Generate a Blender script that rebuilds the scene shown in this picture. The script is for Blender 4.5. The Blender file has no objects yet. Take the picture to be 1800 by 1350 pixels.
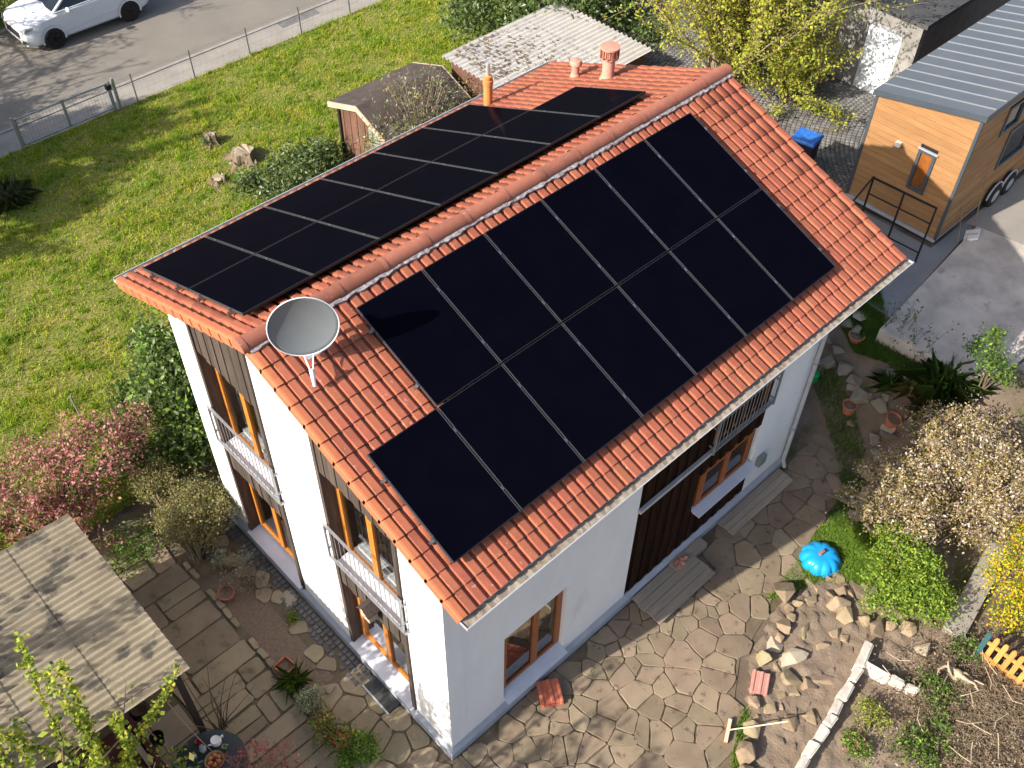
import bpy, bmesh, math, random
import numpy as np
from mathutils import Vector, Matrix
random.seed(7); RNG = np.random.default_rng(7)
R = math.radians
SC = bpy.context.scene
COL = SC.collection

# ------------------------------------------------------------------ camera, sky, sun, exposure
CAM_P = np.array([-4.235, -5.614, 16.990]); YAW, PITCH, ROLL, FPX = R(45.785), R(47.659), R(1.091), 1794.36
_f = np.array([math.cos(YAW)*math.cos(PITCH), math.sin(YAW)*math.cos(PITCH), -math.sin(PITCH)])
_r = np.array([math.sin(YAW), -math.cos(YAW), 0.0]); _u = np.cross(_r, _f)
CR = math.cos(ROLL)*_r + math.sin(ROLL)*_u; CU = -math.sin(ROLL)*_r + math.cos(ROLL)*_u; CF = _f
cd = bpy.data.cameras.new('camera'); cam = bpy.data.objects.new('camera', cd); COL.objects.link(cam)
cam.matrix_world = Matrix(((CR[0], CU[0], -CF[0], CAM_P[0]), (CR[1], CU[1], -CF[1], CAM_P[1]), (CR[2], CU[2], -CF[2], CAM_P[2]), (0, 0, 0, 1)))
cd.sensor_width = 36; cd.lens = FPX/1800*36; cd.clip_start = .1; cd.clip_end = 2000
SC.camera = cam
SUN_AZ, SUN_EL = R(-10), R(32.5)          # direction the light travels, and its elevation
SDIR = np.array([math.cos(SUN_EL)*math.cos(SUN_AZ), math.cos(SUN_EL)*math.sin(SUN_AZ), -math.sin(SUN_EL)])
sl = bpy.data.lights.new('sun', 'SUN'); sun = bpy.data.objects.new('sun', sl); COL.objects.link(sun)
sl.energy = 4.6; sl.angle = R(.55); sl.color = (1, .93, .83)
sun.rotation_euler = Vector(SDIR).to_track_quat('-Z', 'Y').to_euler()
W = bpy.data.worlds.new('World'); SC.world = W; W.use_nodes = True
nt = W.node_tree; bg = nt.nodes['Background']; sky = nt.nodes.new('ShaderNodeTexSky')
sky.sky_type = 'NISHITA'; sky.sun_disc = False; sky.sun_elevation = SUN_EL
sky.sun_rotation = math.atan2(-SDIR[0], -SDIR[1])
sky.air_density = .85; sky.dust_density = 3.5; sky.altitude = 200
nt.links.new(sky.outputs[0], bg.inputs[0]); bg.inputs[1].default_value = .125
SC.view_settings.view_transform = 'Standard'; SC.view_settings.look = 'None'
SC.view_settings.exposure = .90; SC.view_settings.gamma = 1

# ------------------------------------------------------------------ terrain height and pixel helpers
def sst(a, b, x):
    t = min(1, max(0, (x-a)/(b-a))); return t*t*(3-2*t)
HT = 1.9
def hgt(x, y):
    return HT*sst(10.0, 12.9, x)*(1-sst(8.5, 15.5, y))
def ray(px, py):
    d = CF + CR*(px-900)/FPX - CU*(py-675)/FPX
    return d/np.linalg.norm(d)
def gp(px, py, dz=0.0):
    "where the sight line through a photo pixel meets the terrain (raised by dz)"
    d = ray(px, py); t = 5.0
    while t < 80:
        p = CAM_P + d*t
        if p[2] <= hgt(p[0], p[1])+dz: break
        t += .1
    lo, hi = t-.1, t
    for _ in range(14):
        m = (lo+hi)/2; p = CAM_P+d*m
        if p[2] <= hgt(p[0], p[1])+dz: hi = m
        else: lo = m
    return CAM_P+d*hi
def zp(px, py, z):
    d = ray(px, py); return CAM_P + d*((z-CAM_P[2])/d[2])
def yp(px, py, y):
    d = ray(px, py); return CAM_P + d*((y-CAM_P[1])/d[1])
def xp(px, py, x):
    d = ray(px, py); return CAM_P + d*((x-CAM_P[0])/d[0])
def todist(p): return float(np.linalg.norm(np.asarray(p)-CAM_P))

# ------------------------------------------------------------------ mesh helpers
class MB:
    def __init__(s): s.v = []; s.f = []
    def add(s, vs, fs):
        n = len(s.v); s.v += [tuple(map(float, v)) for v in vs]; s.f += [tuple(i+n for i in f) for f in fs]; return s
    def box(s, a, b, M=None):
        x0, y0, z0 = a; x1, y1, z1 = b
        vs = [(x0,y0,z0),(x1,y0,z0),(x1,y1,z0),(x0,y1,z0),(x0,y0,z1),(x1,y0,z1),(x1,y1,z1),(x0,y1,z1)]
        if M is not None: vs = [tuple(M @ Vector(v)) for v in vs]
        return s.add(vs, [(0,3,2,1),(4,5,6,7),(0,1,5,4),(1,2,6,5),(2,3,7,6),(3,0,4,7)])
    def bar(s, p, q, w, h, up=(0,0,1)):
        "rectangular bar from p to q, w wide, h high"
        p = np.array(p, float); q = np.array(q, float); d = q-p; d /= np.linalg.norm(d)
        a = np.cross(d, np.array(up, float))
        if np.linalg.norm(a) < 1e-4: a = np.cross(d, (1,0,0))
        a /= np.linalg.norm(a); b = np.cross(a, d)
        vs = []
        for e in (p, q):
            for (i, j) in ((-1,-1),(1,-1),(1,1),(-1,1)): vs.append(e+a*i*w/2+b*j*h/2)
        return s.add(vs, [(0,1,2,3),(7,6,5,4),(0,4,5,1),(1,5,6,2),(2,6,7,3),(3,7,4,0)])
    def tube(s, pts, rad, n=8, cap=True):
        pts = [np.array(p, float) for p in pts]
        if not hasattr(rad, '__len__'): rad = [rad]*len(pts)
        vs = []; prev = None
        for i, p in enumerate(pts):
            d = pts[min(i+1, len(pts)-1)]-pts[max(i-1, 0)]; d = d/(np.linalg.norm(d)+1e-9)
            a = prev-d*(prev@d) if prev is not None else np.cross(d, (0,0,1) if abs(d[2]) < .9 else (1,0,0))
            a = a/(np.linalg.norm(a)+1e-9); prev = a; b = np.cross(d, a)
            for k in range(n):
                t = 2*math.pi*k/n; vs.append(p+(a*math.cos(t)+b*math.sin(t))*rad[i])
        fs = []
        for i in range(len(pts)-1):
            for k in range(n):
                k2 = (k+1) % n; fs.append((i*n+k, i*n+k2, (i+1)*n+k2, (i+1)*n+k))
        if cap:
            fs.append(tuple(range(n-1, -1, -1))); fs.append(tuple((len(pts)-1)*n+k for k in range(n)))
        return s.add(vs, fs)
    def lathe(s, prof, n=16, c=(0,0,0), cap=True):
        "prof: (r, z) list"
        vs = []; fs = []
        for r, z in prof:
            for k in range(n):
                t = 2*math.pi*k/n; vs.append((c[0]+r*math.cos(t), c[1]+r*math.sin(t), c[2]+z))
        for i in range(len(prof)-1):
            for k in range(n):
                k2 = (k+1) % n; fs.append((i*n+k, i*n+k2, (i+1)*n+k2, (i+1)*n+k))
        if cap:
            fs.append(tuple(range(n-1, -1, -1))); fs.append(tuple((len(prof)-1)*n+k for k in range(n)))
        return s.add(vs, fs)
    def prism(s, poly, z0, z1, inset=0.0, bev=0.0):
        "vertical prism over a ccw 2d polygon; bev shrinks and drops the top edge"
        n = len(poly); c = np.mean(np.array(poly), 0)
        def ring(k, z):
            out = []
            for p in poly:
                d = np.array(p)-c; L = np.linalg.norm(d)+1e-9
                out.append((*(c+d*max(.2, (L-k)/L)), z))
            return out
        if bev > 0:
            vs = ring(0, z0)+ring(0, z1-bev)+ring(bev*1.3, z1); m = 3
        else: vs = ring(0, z0)+ring(0, z1); m = 2
        fs = []
        for i in range(m-1):
            for k in range(n):
                k2 = (k+1) % n; fs.append((i*n+k, i*n+k2, (i+1)*n+k2, (i+1)*n+k))
        fs.append(tuple((m-1)*n+k for k in range(n)))
        return s.add(vs, fs)
    def extrude(s, poly3, d):
        "planar polygon extruded by vector d"
        n = len(poly3); d = np.array(d, float)
        vs = [np.array(p, float) for p in poly3]+[np.array(p, float)+d for p in poly3]
        fs = [tuple(range(n-1, -1, -1)), tuple(range(n, 2*n))]
        for k in range(n):
            k2 = (k+1) % n; fs.append((k, k2, n+k2, n+k))
        return s.add(vs, fs)
    def mesh(s, name, m=None, smooth=False):
        me = bpy.data.meshes.new(name); me.from_pydata(s.v, [], s.f)
        if m is not None: me.materials.append(m)
        bm = bmesh.new(); bm.from_mesh(me); bmesh.ops.recalc_face_normals(bm, faces=bm.faces); bm.to_mesh(me); bm.free()
        if smooth is True: me.shade_smooth()
        elif smooth:
            me.shade_smooth(); me.set_sharp_from_angle(angle=R(smooth))
        me.update(); return me
    def build(s, name, m, parent=None, smooth=False, loc=None):
        return link(name, s.mesh(name, m, smooth), parent, loc)
def link(name, data, parent=None, loc=None):
    o = bpy.data.objects.new(name, data); COL.objects.link(o)
    if parent is not None: o.parent = parent
    if loc is not None: o.location = loc
    return o
def tag(o, label=None, cat=None, group=None, kind=None):
    if label: o['label'] = label
    if cat: o['category'] = cat
    if group: o['group'] = group
    if kind: o['kind'] = kind
    return o
def thing(name, label, cat, loc=(0,0,0), rz=0, group=None):
    o = bpy.data.objects.new(name, None); COL.objects.link(o); o.empty_display_size = .1
    o.location = tuple(map(float, loc)); o.rotation_euler = (0, 0, rz); return tag(o, label, cat, group)
def struct(name, mb, m, smooth=False): return tag(mb.build(name, m, None, smooth), kind='structure')
def fast_mesh(name, V, F, mats, smooth=False, mi=None):
    "numpy verts (n,3), faces (m,k) all the same size"
    V = np.asarray(V, np.float32); F = np.asarray(F, np.int32); k = F.shape[1]
    me = bpy.data.meshes.new(name); me.vertices.add(len(V)); me.vertices.foreach_set('co', V.ravel())
    me.loops.add(F.size); me.loops.foreach_set('vertex_index', F.ravel())
    me.polygons.add(len(F)); me.polygons.foreach_set('loop_start', np.arange(0, F.size, k, dtype=np.int32))
    for m in (mats if isinstance(mats, (list, tuple)) else [mats]): me.materials.append(m)
    if mi is not None: me.polygons.foreach_set('material_index', np.asarray(mi, np.int32))
    me.update(calc_edges=True)
    if smooth: me.shade_smooth()
    return me

# ------------------------------------------------------------------ materials
def mat(name, c, c2=None, scale=4, rough=.8, bump=0, bscale=60, spec=.35, metal=0, rnd=0, c3=None, s3=1.0, t3=.6, w3=.12, trans=0, detail=5, stretch=None, hue=0):
    m = bpy.data.materials.new(name); m.use_nodes = True; t = m.node_tree; n = t.nodes; l = t.links
    b = n['Principled BSDF']; b.inputs['Roughness'].default_value = rough; b.inputs['Metallic'].default_value = metal
    b.inputs['Specular IOR Level'].default_value = spec
    geo = n.new('ShaderNodeNewGeometry'); pos = geo.outputs['Position']
    if stretch:
        mp = n.new('ShaderNodeMapping'); mp.inputs['Scale'].default_value = stretch; l.new(pos, mp.inputs[0]); pos = mp.outputs[0]
    col = None
    def noise(s, d=detail):
        x = n.new('ShaderNodeTexNoise'); x.inputs['Scale'].default_value = s; x.inputs['Detail'].default_value = d; x.inputs['Roughness'].default_value = .62
        l.new(pos, x.inputs['Vector']); return x.outputs['Fac']
    def ramp(fac, a, e):
        r = n.new('ShaderNodeMapRange'); r.inputs[1].default_value = a; r.inputs[2].default_value = e; l.new(fac, r.inputs[0]); return r.outputs[0]
    def mix(fac, A, B):
        x = n.new('ShaderNodeMix'); x.data_type = 'RGBA'
        l.new(fac, x.inputs[0])
        for v, i in ((A, 6), (B, 7)):
            if isinstance(v, tuple): x.inputs[i].default_value = (*v, 1)
            else: l.new(v, x.inputs[i])
        return x.outputs[2]
    if c2 is not None: col = mix(ramp(noise(scale), .36, .64), c, c2)
    if c3 is not None:
        col = mix(ramp(noise(s3), t3, t3+w3), col if col is not None else c, c3)
    if rnd:
        oi = n.new('ShaderNodeObjectInfo'); ad = n.new('ShaderNodeMath'); ad.operation = 'ADD'
        l.new(oi.outputs['Random'], ad.inputs[0]); l.new(geo.outputs['Random Per Island'], ad.inputs[1])
        fr = n.new('ShaderNodeMath'); fr.operation = 'FRACT'; l.new(ad.outputs[0], fr.inputs[0])
        hs = n.new('ShaderNodeHueSaturation')
        mr = n.new('ShaderNodeMapRange'); mr.inputs[3].default_value = 1-rnd; mr.inputs[4].default_value = 1+rnd
        l.new(fr.outputs[0], mr.inputs[0]); l.new(mr.outputs[0], hs.inputs['Value'])
        if hue:
            m2 = n.new('ShaderNodeMath'); m2.operation = 'MULTIPLY'; m2.inputs[1].default_value = 7.31; l.new(fr.outputs[0], m2.inputs[0])
            f2 = n.new('ShaderNodeMath'); f2.operation = 'FRACT'; l.new(m2.outputs[0], f2.inputs[0])
            m3 = n.new('ShaderNodeMapRange'); m3.inputs[3].default_value = .5-hue; m3.inputs[4].default_value = .5+hue
            l.new(f2.outputs[0], m3.inputs[0]); l.new(m3.outputs[0], hs.inputs['Hue'])
        if col is None: hs.inputs['Color'].default_value = (*c, 1)
        else: l.new(col, hs.inputs['Color'])
        col = hs.outputs[0]
    if col is None: b.inputs['Base Color'].default_value = (*c, 1)
    else: l.new(col, b.inputs['Base Color'])
    if bump:
        bp = n.new('ShaderNodeBump'); bp.inputs['Strength'].default_value = bump; bp.inputs['Distance'].default_value = .02
        l.new(noise(bscale, 4), bp.inputs['Height']); l.new(bp.outputs[0], b.inputs['Normal'])
    if trans:
        tr = n.new('ShaderNodeBsdfTranslucent'); ms = n.new('ShaderNodeMixShader'); ms.inputs[0].default_value = trans
        if col is None: tr.inputs[0].default_value = (*c, 1)
        else: l.new(col, tr.inputs[0])
        l.new(b.outputs[0], ms.inputs[1]); l.new(tr.outputs[0], ms.inputs[2]); l.new(ms.outputs[0], n['Material Output'].inputs[0])
    return m
def glass_mat(name, tint=(.75, .8, .8), f=.10):
    m = bpy.data.materials.new(name); m.use_nodes = True; t = m.node_tree; n = t.nodes; l = t.links
    n.remove(n['Principled BSDF'])
    tr = n.new('ShaderNodeBsdfTransparent'); tr.inputs[0].default_value = (*tint, 1)
    gl = n.new('ShaderNodeBsdfGlossy'); gl.inputs['Roughness'].default_value = .02
    fr = n.new('ShaderNodeFresnel'); fr.inputs[0].default_value = 1.5
    ad = n.new('ShaderNodeMath'); ad.operation = 'ADD'; ad.inputs[1].default_value = f; l.new(fr.outputs[0], ad.inputs[0])
    ms = n.new('ShaderNodeMixShader'); l.new(ad.outputs[0], ms.inputs[0]); l.new(tr.outputs[0], ms.inputs[1]); l.new(gl.outputs[0], ms.inputs[2])
    l.new(ms.outputs[0], n['Material Output'].inputs[0]); return m
M = {}
M['tile'] = mat('clay_tile', (.345,.105,.056), (.285,.086,.048), 5, .75, .3, 90, rnd=.11, hue=.004, c3=(.44,.33,.27), s3=17, t3=.645, w3=.08)
M['ridge'] = mat('ridge_clay', (.33,.115,.07), (.26,.10,.065), 6, .8, .3, 90, rnd=.15, c3=(.36,.31,.27), s3=20, t3=.62)
M['verge'] = mat('verge_clay', (.44,.135,.06), (.39,.12,.055), 8, .75, .2, 100, rnd=.06)
M['white'] = mat('white_render', (.80,.80,.78), (.74,.74,.73), 1.6, .9, .25, 160, c3=(.63,.62,.59), s3=1.1, t3=.60, w3=.16, stretch=(1,1,.35))
M['plinth'] = mat('plinth_grey', (.36,.38,.42), (.30,.32,.36), 3, .7, .05)
M['timber'] = mat('weathered_timber', (.080,.060,.048), (.045,.034,.028), 3, .8, .3, 40, rnd=.25, stretch=(9,9,.6))
M['timberdk'] = mat('dark_stained_boards', (.036,.015,.007), (.010,.005,.004), 3, .85, .25, 40, rnd=.35, spec=.08, stretch=(9,9,.5))
M['orange'] = mat('orange_pine_frame', (.50,.185,.03), (.42,.14,.02), 5, .45, rnd=.05, stretch=(8,8,.8))
M['brownframe'] = mat('red_brown_frame', (.33,.11,.035), (.26,.08,.025), 5, .45, stretch=(8,8,.8))
M['glass'] = glass_mat('window_glass')
M['steel'] = mat('galvanised_steel', (.42,.44,.46), (.34,.36,.38), 7, .45, metal=.6)
M['zinc'] = mat('zinc_gutter', (.50,.51,.52), (.42,.43,.44), 3, .5, metal=.3)
M['gutterin'] = mat('gutter_debris', (.20,.165,.13), (.30,.26,.21), 6, .95, .6, 60)
M['sill'] = mat('stone_sill', (.55,.58,.64), (.48,.5,.56), 2, .6)
M['panel'] = mat('solar_glass', (.0016,.0018,.0045), (.0022,.0022,.0052), 2, .14, spec=.035)
M['panel'].node_tree.nodes['Principled BSDF'].inputs['IOR'].default_value = 1.035; M['panel'].node_tree.nodes['Principled BSDF'].inputs['Specular IOR Level'].default_value = .5
M['pframe_glint'] = mat('panel_edge_glint', (.085,.085,.09), None, rough=.35, metal=.5)  # sides of the black frame coloured grey for the glint on their edges
M['pback'] = mat('panel_black_frame', (.012,.012,.014), None, rough=.4)
M['alu'] = mat('clamp_aluminium', (.30,.31,.32), None, rough=.3, metal=.9)
M['dish'] = mat('dish_grey', (.145,.162,.172), (.13,.148,.158), 2, .5)
M['dishlt'] = mat('dish_pale', (.62,.64,.66), None, rough=.5)
M['orangepipe'] = mat('orange_clay_pipe', (.62,.22,.06), (.55,.19,.06), 5, .6)
M['pinkclay'] = mat('pale_clay_vent', (.55,.27,.20), (.48,.22,.16), 6, .75)
M['interior'] = mat('room_plaster', (.34,.33,.30), None, rough=.9)
M['floorwood'] = mat('room_floor', (.22,.14,.08), None, rough=.6)
M['mortar'] = mat('pale_mortar', (.55,.53,.50), (.34,.31,.29), 14, .9, .4, 60)
M['black'] = mat('matt_black', (.015,.015,.016), None, rough=.6)
# ------------------------------------------------------------------ ground sheet
def axis(a, b, st, far):
    v = list(np.arange(a, b+1e-6, st)); d = st
    hi = [b]; lo = [a]
    while hi[-1] < far: d *= 1.35; hi.append(hi[-1]+d); lo.append(lo[-1]-d)
    return np.array(lo[:0:-1]+v+hi[1:])
gx = axis(-12, 34, .5, 700); gy = axis(-14, 36, .5, 700)
V = [(x, y, hgt(x, y)-.012) for y in gy for x in gx]; nx = len(gx)
F = [(j*nx+i, j*nx+i+1, (j+1)*nx+i+1, (j+1)*nx+i) for j in range(len(gy)-1) for i in range(nx-1)]
M['soil'] = mat('garden_soil', (.115,.085,.06), (.17,.13,.095), 2.2, .95, .8, 30, c3=(.075,.075,.03), s3=.9, t3=.52, w3=.1)
g = link('ground', fast_mesh('ground', V, F, M['soil'], True)); tag(g, kind='structure')

# ------------------------------------------------------------------ house
L, WD, HE, HR, OE, OG, YR = 9.141, 6.684, 6.0, 7.635, .80, .36, 3.334
TP = (HR-HE)/(YR+OE); LS = math.hypot(YR+OE, HR-HE)
def zr(y): return HR-abs(y-YR)*TP
SLR = np.array([0, -(YR+OE), HE-HR])/LS; NR = np.array([0, -SLR[2], SLR[1]]); NR = NR if NR[2] > 0 else -NR
SLL = SLR*[1,-1,1]; NL = NR*[1,-1,1]; R0 = np.array([0, YR, HR])
def rs(x, s, h=0): return R0+np.array([x,0,0])+SLR*s+NR*h
def ls(x, s, h=0): return R0+np.array([x,0,0])+SLL*s+NL*h
house = thing('house', 'white rendered two-storey house with red clay tile gable roof', 'house', (0,0,0))
B1, B2, ZP, TH = (4.17, 5.95), (.93, 2.70), .28, .34
RT = .16                                   # wall tops stop under the roof deck
def gstrip(mb, y0, y1, z0, x0, x1, z1=None):
    ys = [y0]+([YR] if y0 < YR < y1 else [])+[y1]
    top = [(y, (zr(y)-RT) if z1 is None else z1) for y in ys]
    mb.extrude([(x0, y0, z0)]+[(x0, y1, z0)]+[(x0, y, z) for y, z in reversed(top)], (x1-x0, 0, 0))
m = MB()
gstrip(m, 0, B2[0], ZP, 0, TH); gstrip(m, B2[1], B1[0], ZP, 0, TH); gstrip(m, B1[1], WD, ZP, 0, TH)
m.build('wall', M['white'], house)
m = MB(); gstrip(m, 0, WD, 0, L-TH, L); m.build('wall', M['white'], house)
m = MB(); m.box((TH+.002, WD-TH, 0), (L-TH-.002, WD-.001, zr(WD)-RT)); m.build('wall', M['white'], house)
# long wall (y = 0): a window opening and a tall timber-clad field
WX, WZ = (1.17, 2.60), (.46, 2.50); TX = (4.23, 7.79); zt = zr(0)-RT
m = MB()
for a, b in (((TH+.002, .001, ZP), (WX[0], TH, zt)), ((WX[0], .001, WZ[1]), (WX[1], TH, zt)), ((WX[0], .001, ZP), (WX[1], TH, WZ[0])),
             ((WX[1], .001, ZP), (TX[0], TH, zt))): m.box(a, b)
m.build('wall', M['white'], house)
m = MB(); m.box((TX[1], .001, ZP), (L-TH-.002, TH, zt)); m.build('wall', M['white'], house)
m = MB(); m.box((TX[0], .09, ZP), (TX[1], TH, zt)); m.build('backing_wall', M['black'], house)
# plinth: sloping grey strip round the foot of the walls
for (p, q, nrm) in (((0,0), (0,WD), (-1,0)), ((0,0), (L,0), (0,-1))):
    m = MB(); a = np.array([*p,0.]); b = np.array([*q,0.]); n3 = np.array([*nrm,0.])
    o = .075
    e1 = (a-b)/np.linalg.norm(a-b)*o
    m.extrude([a+e1*0-n3*.02, a+e1*0+n3*o, a+e1*0+n3*o+[0,0,.20], a+n3*.004+[0,0,ZP+.012], a-n3*.02+[0,0,ZP+.012]], b-a)
    m.build('plinth', M['plinth'], house)
m = MB(); m.box((-.075, -.075, 0), (0, 0, .2)); m.add([(-.075,-.075,.2),(0,-.075,.2),(0,0,.292),(-.075,0,.2)], [(0,1,2),(0,2,3)]); m.build('plinth_corner', M['plinth'], house)
# rooms behind the glass
m = MB(); m.box((TH, TH, .30), (L-TH, WD-TH, .36)); m.box((TH, TH, 2.85), (L-TH, WD-TH, 3.0)); m.build('room_floor', M['floorwood'], house)
m = MB(); m.box((3.0, TH, .36), (3.1, WD-TH, 2.85)); m.box((3.0, TH, 3.0), (3.1, WD-TH, 6.0)); m.box((TH, 3.1, .36), (3.0, 3.2, 2.85)); m.box((TH, 3.3, 3.0), (3.0, 3.4, 6.0)); m.build('room_wall', M['interior'], house)

# roof deck
roof = None
m = MB()
for S, N in ((SLR, NR), (SLL, NL)):
    p = [R0-N*.045, R0+S*(LS-.03)-N*.045, R0+S*(LS-.03)-N*.13, R0-N*.145]
    p = [q+np.array([-OG+.05, 0, 0]) for q in p]; m.extrude(p, (L+2*OG-.1, 0, 0))
roof = m.build('roof', mat('roof_deck', (.16,.12,.09), None), house)

# tiles: one template, 300 single ones in view, the rest joined
TW, EXP = .1755, (LS-.42)/13
def tile_mesh():
    prof = [(0,-.010),(.004,.022),(.016,.032),(.112,.033),(.127,.027),(.131,-.010),(.1745,-.013)]
    vs = []; fs = []; n = len(prof)
    for (v, dz) in ((-.012, .016), (.335, -.010)):
        for u, h in prof: vs.append((u, v, h+dz))
    for u, h in prof: vs.append((u, -.012, h-.006))
    vs += [(.0, .33, -.03)]
    for i in range(n-1):
        fs.append((i, i+1, n+i+1, n+i)); fs.append((2*n+i, 2*n+i+1, i+1, i))
    return np.array(vs[:3*n]), fs
TV, TF = tile_mesh()
tile_me = bpy.data.meshes.new('roof_tile'); tile_me.from_pydata([tuple(v) for v in TV], [], TF); tile_me.materials.append(M['tile']); tile_me.update()
PW, PH, PG, PHH = 1.134, 1.7285, .02, .13
pR, sR, pL, sL = -.0105, .3966, -.0017, .554
def covered(side, x, s):
    if side == 'R':
        x0 = pR + (PW+PG if s < sR+PH else 0); return x0+.05 < x < pR+7*PW+6*PG-.05 and sR+.15 < s < sR+2*PH-.1
    xe = pL + (7*PW+6*PG if s < sL+PH else 6*PW+5*PG); return pL+.05 < x < xe-.05 and sL+.1 < s < sL+2*PH-.1
tiles = []
ncol = int(round((L+2*OG-.30)/TW)); TWx = (L+2*OG-.30)/ncol
for side in 'RL':
    for k in range(14):
        s = .42+EXP*k
        for c in range(ncol):
            x = -OG+.15+c*TWx
            if side == 'R': O = rs(x, s, -.03); A = (np.array([1,0,0.])*TWx/TW, -SLR, NR); xc = x+TWx/2
            else: O = ls(x+TWx, s, -.03); A = (np.array([-1,0,0.])*TWx/TW, -SLL, NL); xc = x+TWx/2
            jit = RNG.normal(0, 1, 3)*[.0015, .003, .0012]
            O = O+A[0]*jit[0]+A[1]*jit[1]+A[2]*jit[2]
            cov = covered(side, xc, s-EXP/2)
            if k == 0 and False: continue
            tiles.append((cov, todist(O)*(1 if side == 'R' else 1.25), O, A, side))
order = sorted(range(len(tiles)), key=lambda i: (tiles[i][0], tiles[i][1]))
VV = []; FF = []
for r_, i in enumerate(order):
    cov, d, O, A, side = tiles[i]
    if r_ < 288:
        o = link('roof_tile', tile_me, roof)
        o.matrix_world = Matrix(((A[0][0], A[1][0], A[2][0], O[0]), (A[0][1], A[1][1], A[2][1], O[1]), (A[0][2], A[1][2], A[2][2], O[2]), (0,0,0,1)))
    else:
        n0 = len(VV)*len(TV); VV.append(O+TV[:, :1]*A[0]+TV[:, 1:2]*A[1]+TV[:, 2:3]*A[2]); FF.append(np.array(TF)+n0)
o = link('tile_field', fast_mesh('tile_field', np.vstack(VV), np.vstack(FF), M['tile']), roof); o['kind'] = 'stuff'
# verge tiles with a side flap, near and far gable
for xs, far in ((-OG, 0), (L+OG, 1)):
    for side in 'RL':
        for k in range(14):
            s = .42+EXP*k; f = rs if side == 'R' else ls; sg = 1 if not far else -1
            a, b = s-EXP-.03, s+.012
            if side == 'L' or far: b = s+.008
            m = MB(); pr = [(0,-.13),(0,.012),(.012,.03),(.04,.037),(.112,.037),(.13,.026),(.14,.0),(.152,-.002)]
            n = len(pr)
            m.add([f(xs+sg*u, a, h-.038) for u, h in pr]+[f(xs+sg*u, b, h-.008) for u, h in pr]+[f(xs+sg*u, b, h-.016 if i > 1 else h-.012) for i, (u, h) in enumerate(pr)]+[f(xs+sg*.02, b, -.14), f(xs+sg*.02, a, -.17)],
                  [(i, i+1, n+i+1, n+i) for i in range(n-1)]+[(n+i, n+i+1, 2*n+i+1, 2*n+i) for i in range(n-1)]+[(0, n, 3*n, 3*n+1)])
            m.build('verge_tile', M['verge'] if not far else M['tile'], roof)
# ridge tiles and the pale strip below them
nr = 13; rl = (L+2*OG+.06)/nr
for i in range(nr):
    x0 = -OG-.03+i*rl; m = MB(); seg = 9; pts = []
    for (x, k) in ((x0-.03, 1.06), (x0+.05, 1.06), (x0+.055, 1.0), (x0+rl, .95)):
        for j in range(seg+1):
            t = math.pi*j/seg; pts.append((x, YR+math.cos(t)*.135*k, HR-.035+math.sin(t)*.135*k))
    m.add(pts, [(a*(seg+1)+j, a*(seg+1)+j+1, (a+1)*(seg+1)+j+1, (a+1)*(seg+1)+j) for a in range(3) for j in range(seg)])
    if i in (0, nr-1):
        b0 = 0 if i == 0 else 3*(seg+1); m.f.append(tuple(b0+j for j in range(seg+1)))
    m.build('ridge_tile', M['ridge'], roof, 40)
for f in (rs, ls):
    m = MB(); xs = np.arange(-OG+.02, L+OG, .06); pv = []
    for x in xs:
        w = .175+random.uniform(-.018, .022); pv += [f(x, .10, .03), f(x, w, .028+random.uniform(0, .012)), f(x, w+.005, .0)]
    m.add(pv, [(3*i+j, 3*i+j+1, 3*i+j+4, 3*i+j+3) for i in range(len(xs)-1) for j in range(2)])
    m.build('ridge_strip', mat('crumpled_ridge_strip', (.45,.44,.45), (.16,.13,.13), 16, .6, metal=.2), roof)
# gutters on both eaves, brackets hidden under the tiles
for f, sg in ((rs, -1), (ls, 1)):
    e = f(0, LS); m = MB(); cy, cz, gr = e[1]+sg*.055, e[2]-.055, .078; seg = 8; x0, x1 = -OG+.02, L+OG+.04
    pr = [(cy+sg*gr*math.cos(t), cz-gr*math.sin(t)) for t in np.linspace(math.pi, 0, seg)]
    pr2 = [(cy+sg*(gr-.006)*math.cos(t), cz+.004-(gr-.006)*math.sin(t)) for t in np.linspace(0, math.pi, seg)]
    m.extrude([(x0, a, b) for a, b in pr+[(pr[-1][0]+sg*.012, pr[-1][1]+.012), (pr[-1][0]-sg*.004, pr[-1][1]+.012)]+pr2], (x1-x0, 0, 0))
    m.box((x0-.004, min(cy-gr, cy+gr), cz-.06), (x0, max(cy-gr, cy+gr), cz)); m.box((x1, cy-gr, cz-.06), (x1+.004, cy+gr, cz))
    g = m.build('gutter', M['zinc'], house, 35)
    m = MB(); xs = np.arange(x0+.01, x1-.01, .08)
    pv = []
    for x in xs:
        pv += [(x, cy-gr*.9, cz-.02+random.uniform(-.012, .012)), (x, cy+gr*.9, cz-.02+random.uniform(-.012, .012))]
    m.add(pv, [(2*i, 2*i+2, 2*i+3, 2*i+1) for i in range(len(xs)-1)]); m.build('gutter_debris', M['gutterin'], g)
m = MB(); dpx = L-.08
m.tube([(dpx, -.86, 5.86), (dpx, -.84, 5.72), (dpx, -.12, 5.42), (dpx, -.09, 5.3), (dpx, -.09, .3), (dpx, -.16, .12)], .045, 10)
dp = m.build('downpipe', M['zinc'], house, 40)
m = MB()
for z in (1.3, 3.2, 5.0): m.tube([(dpx, -.09, z), (dpx, -.09, z+.04)], .055, 10)
m.build('pipe_clip', M['steel'], dp)

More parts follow.
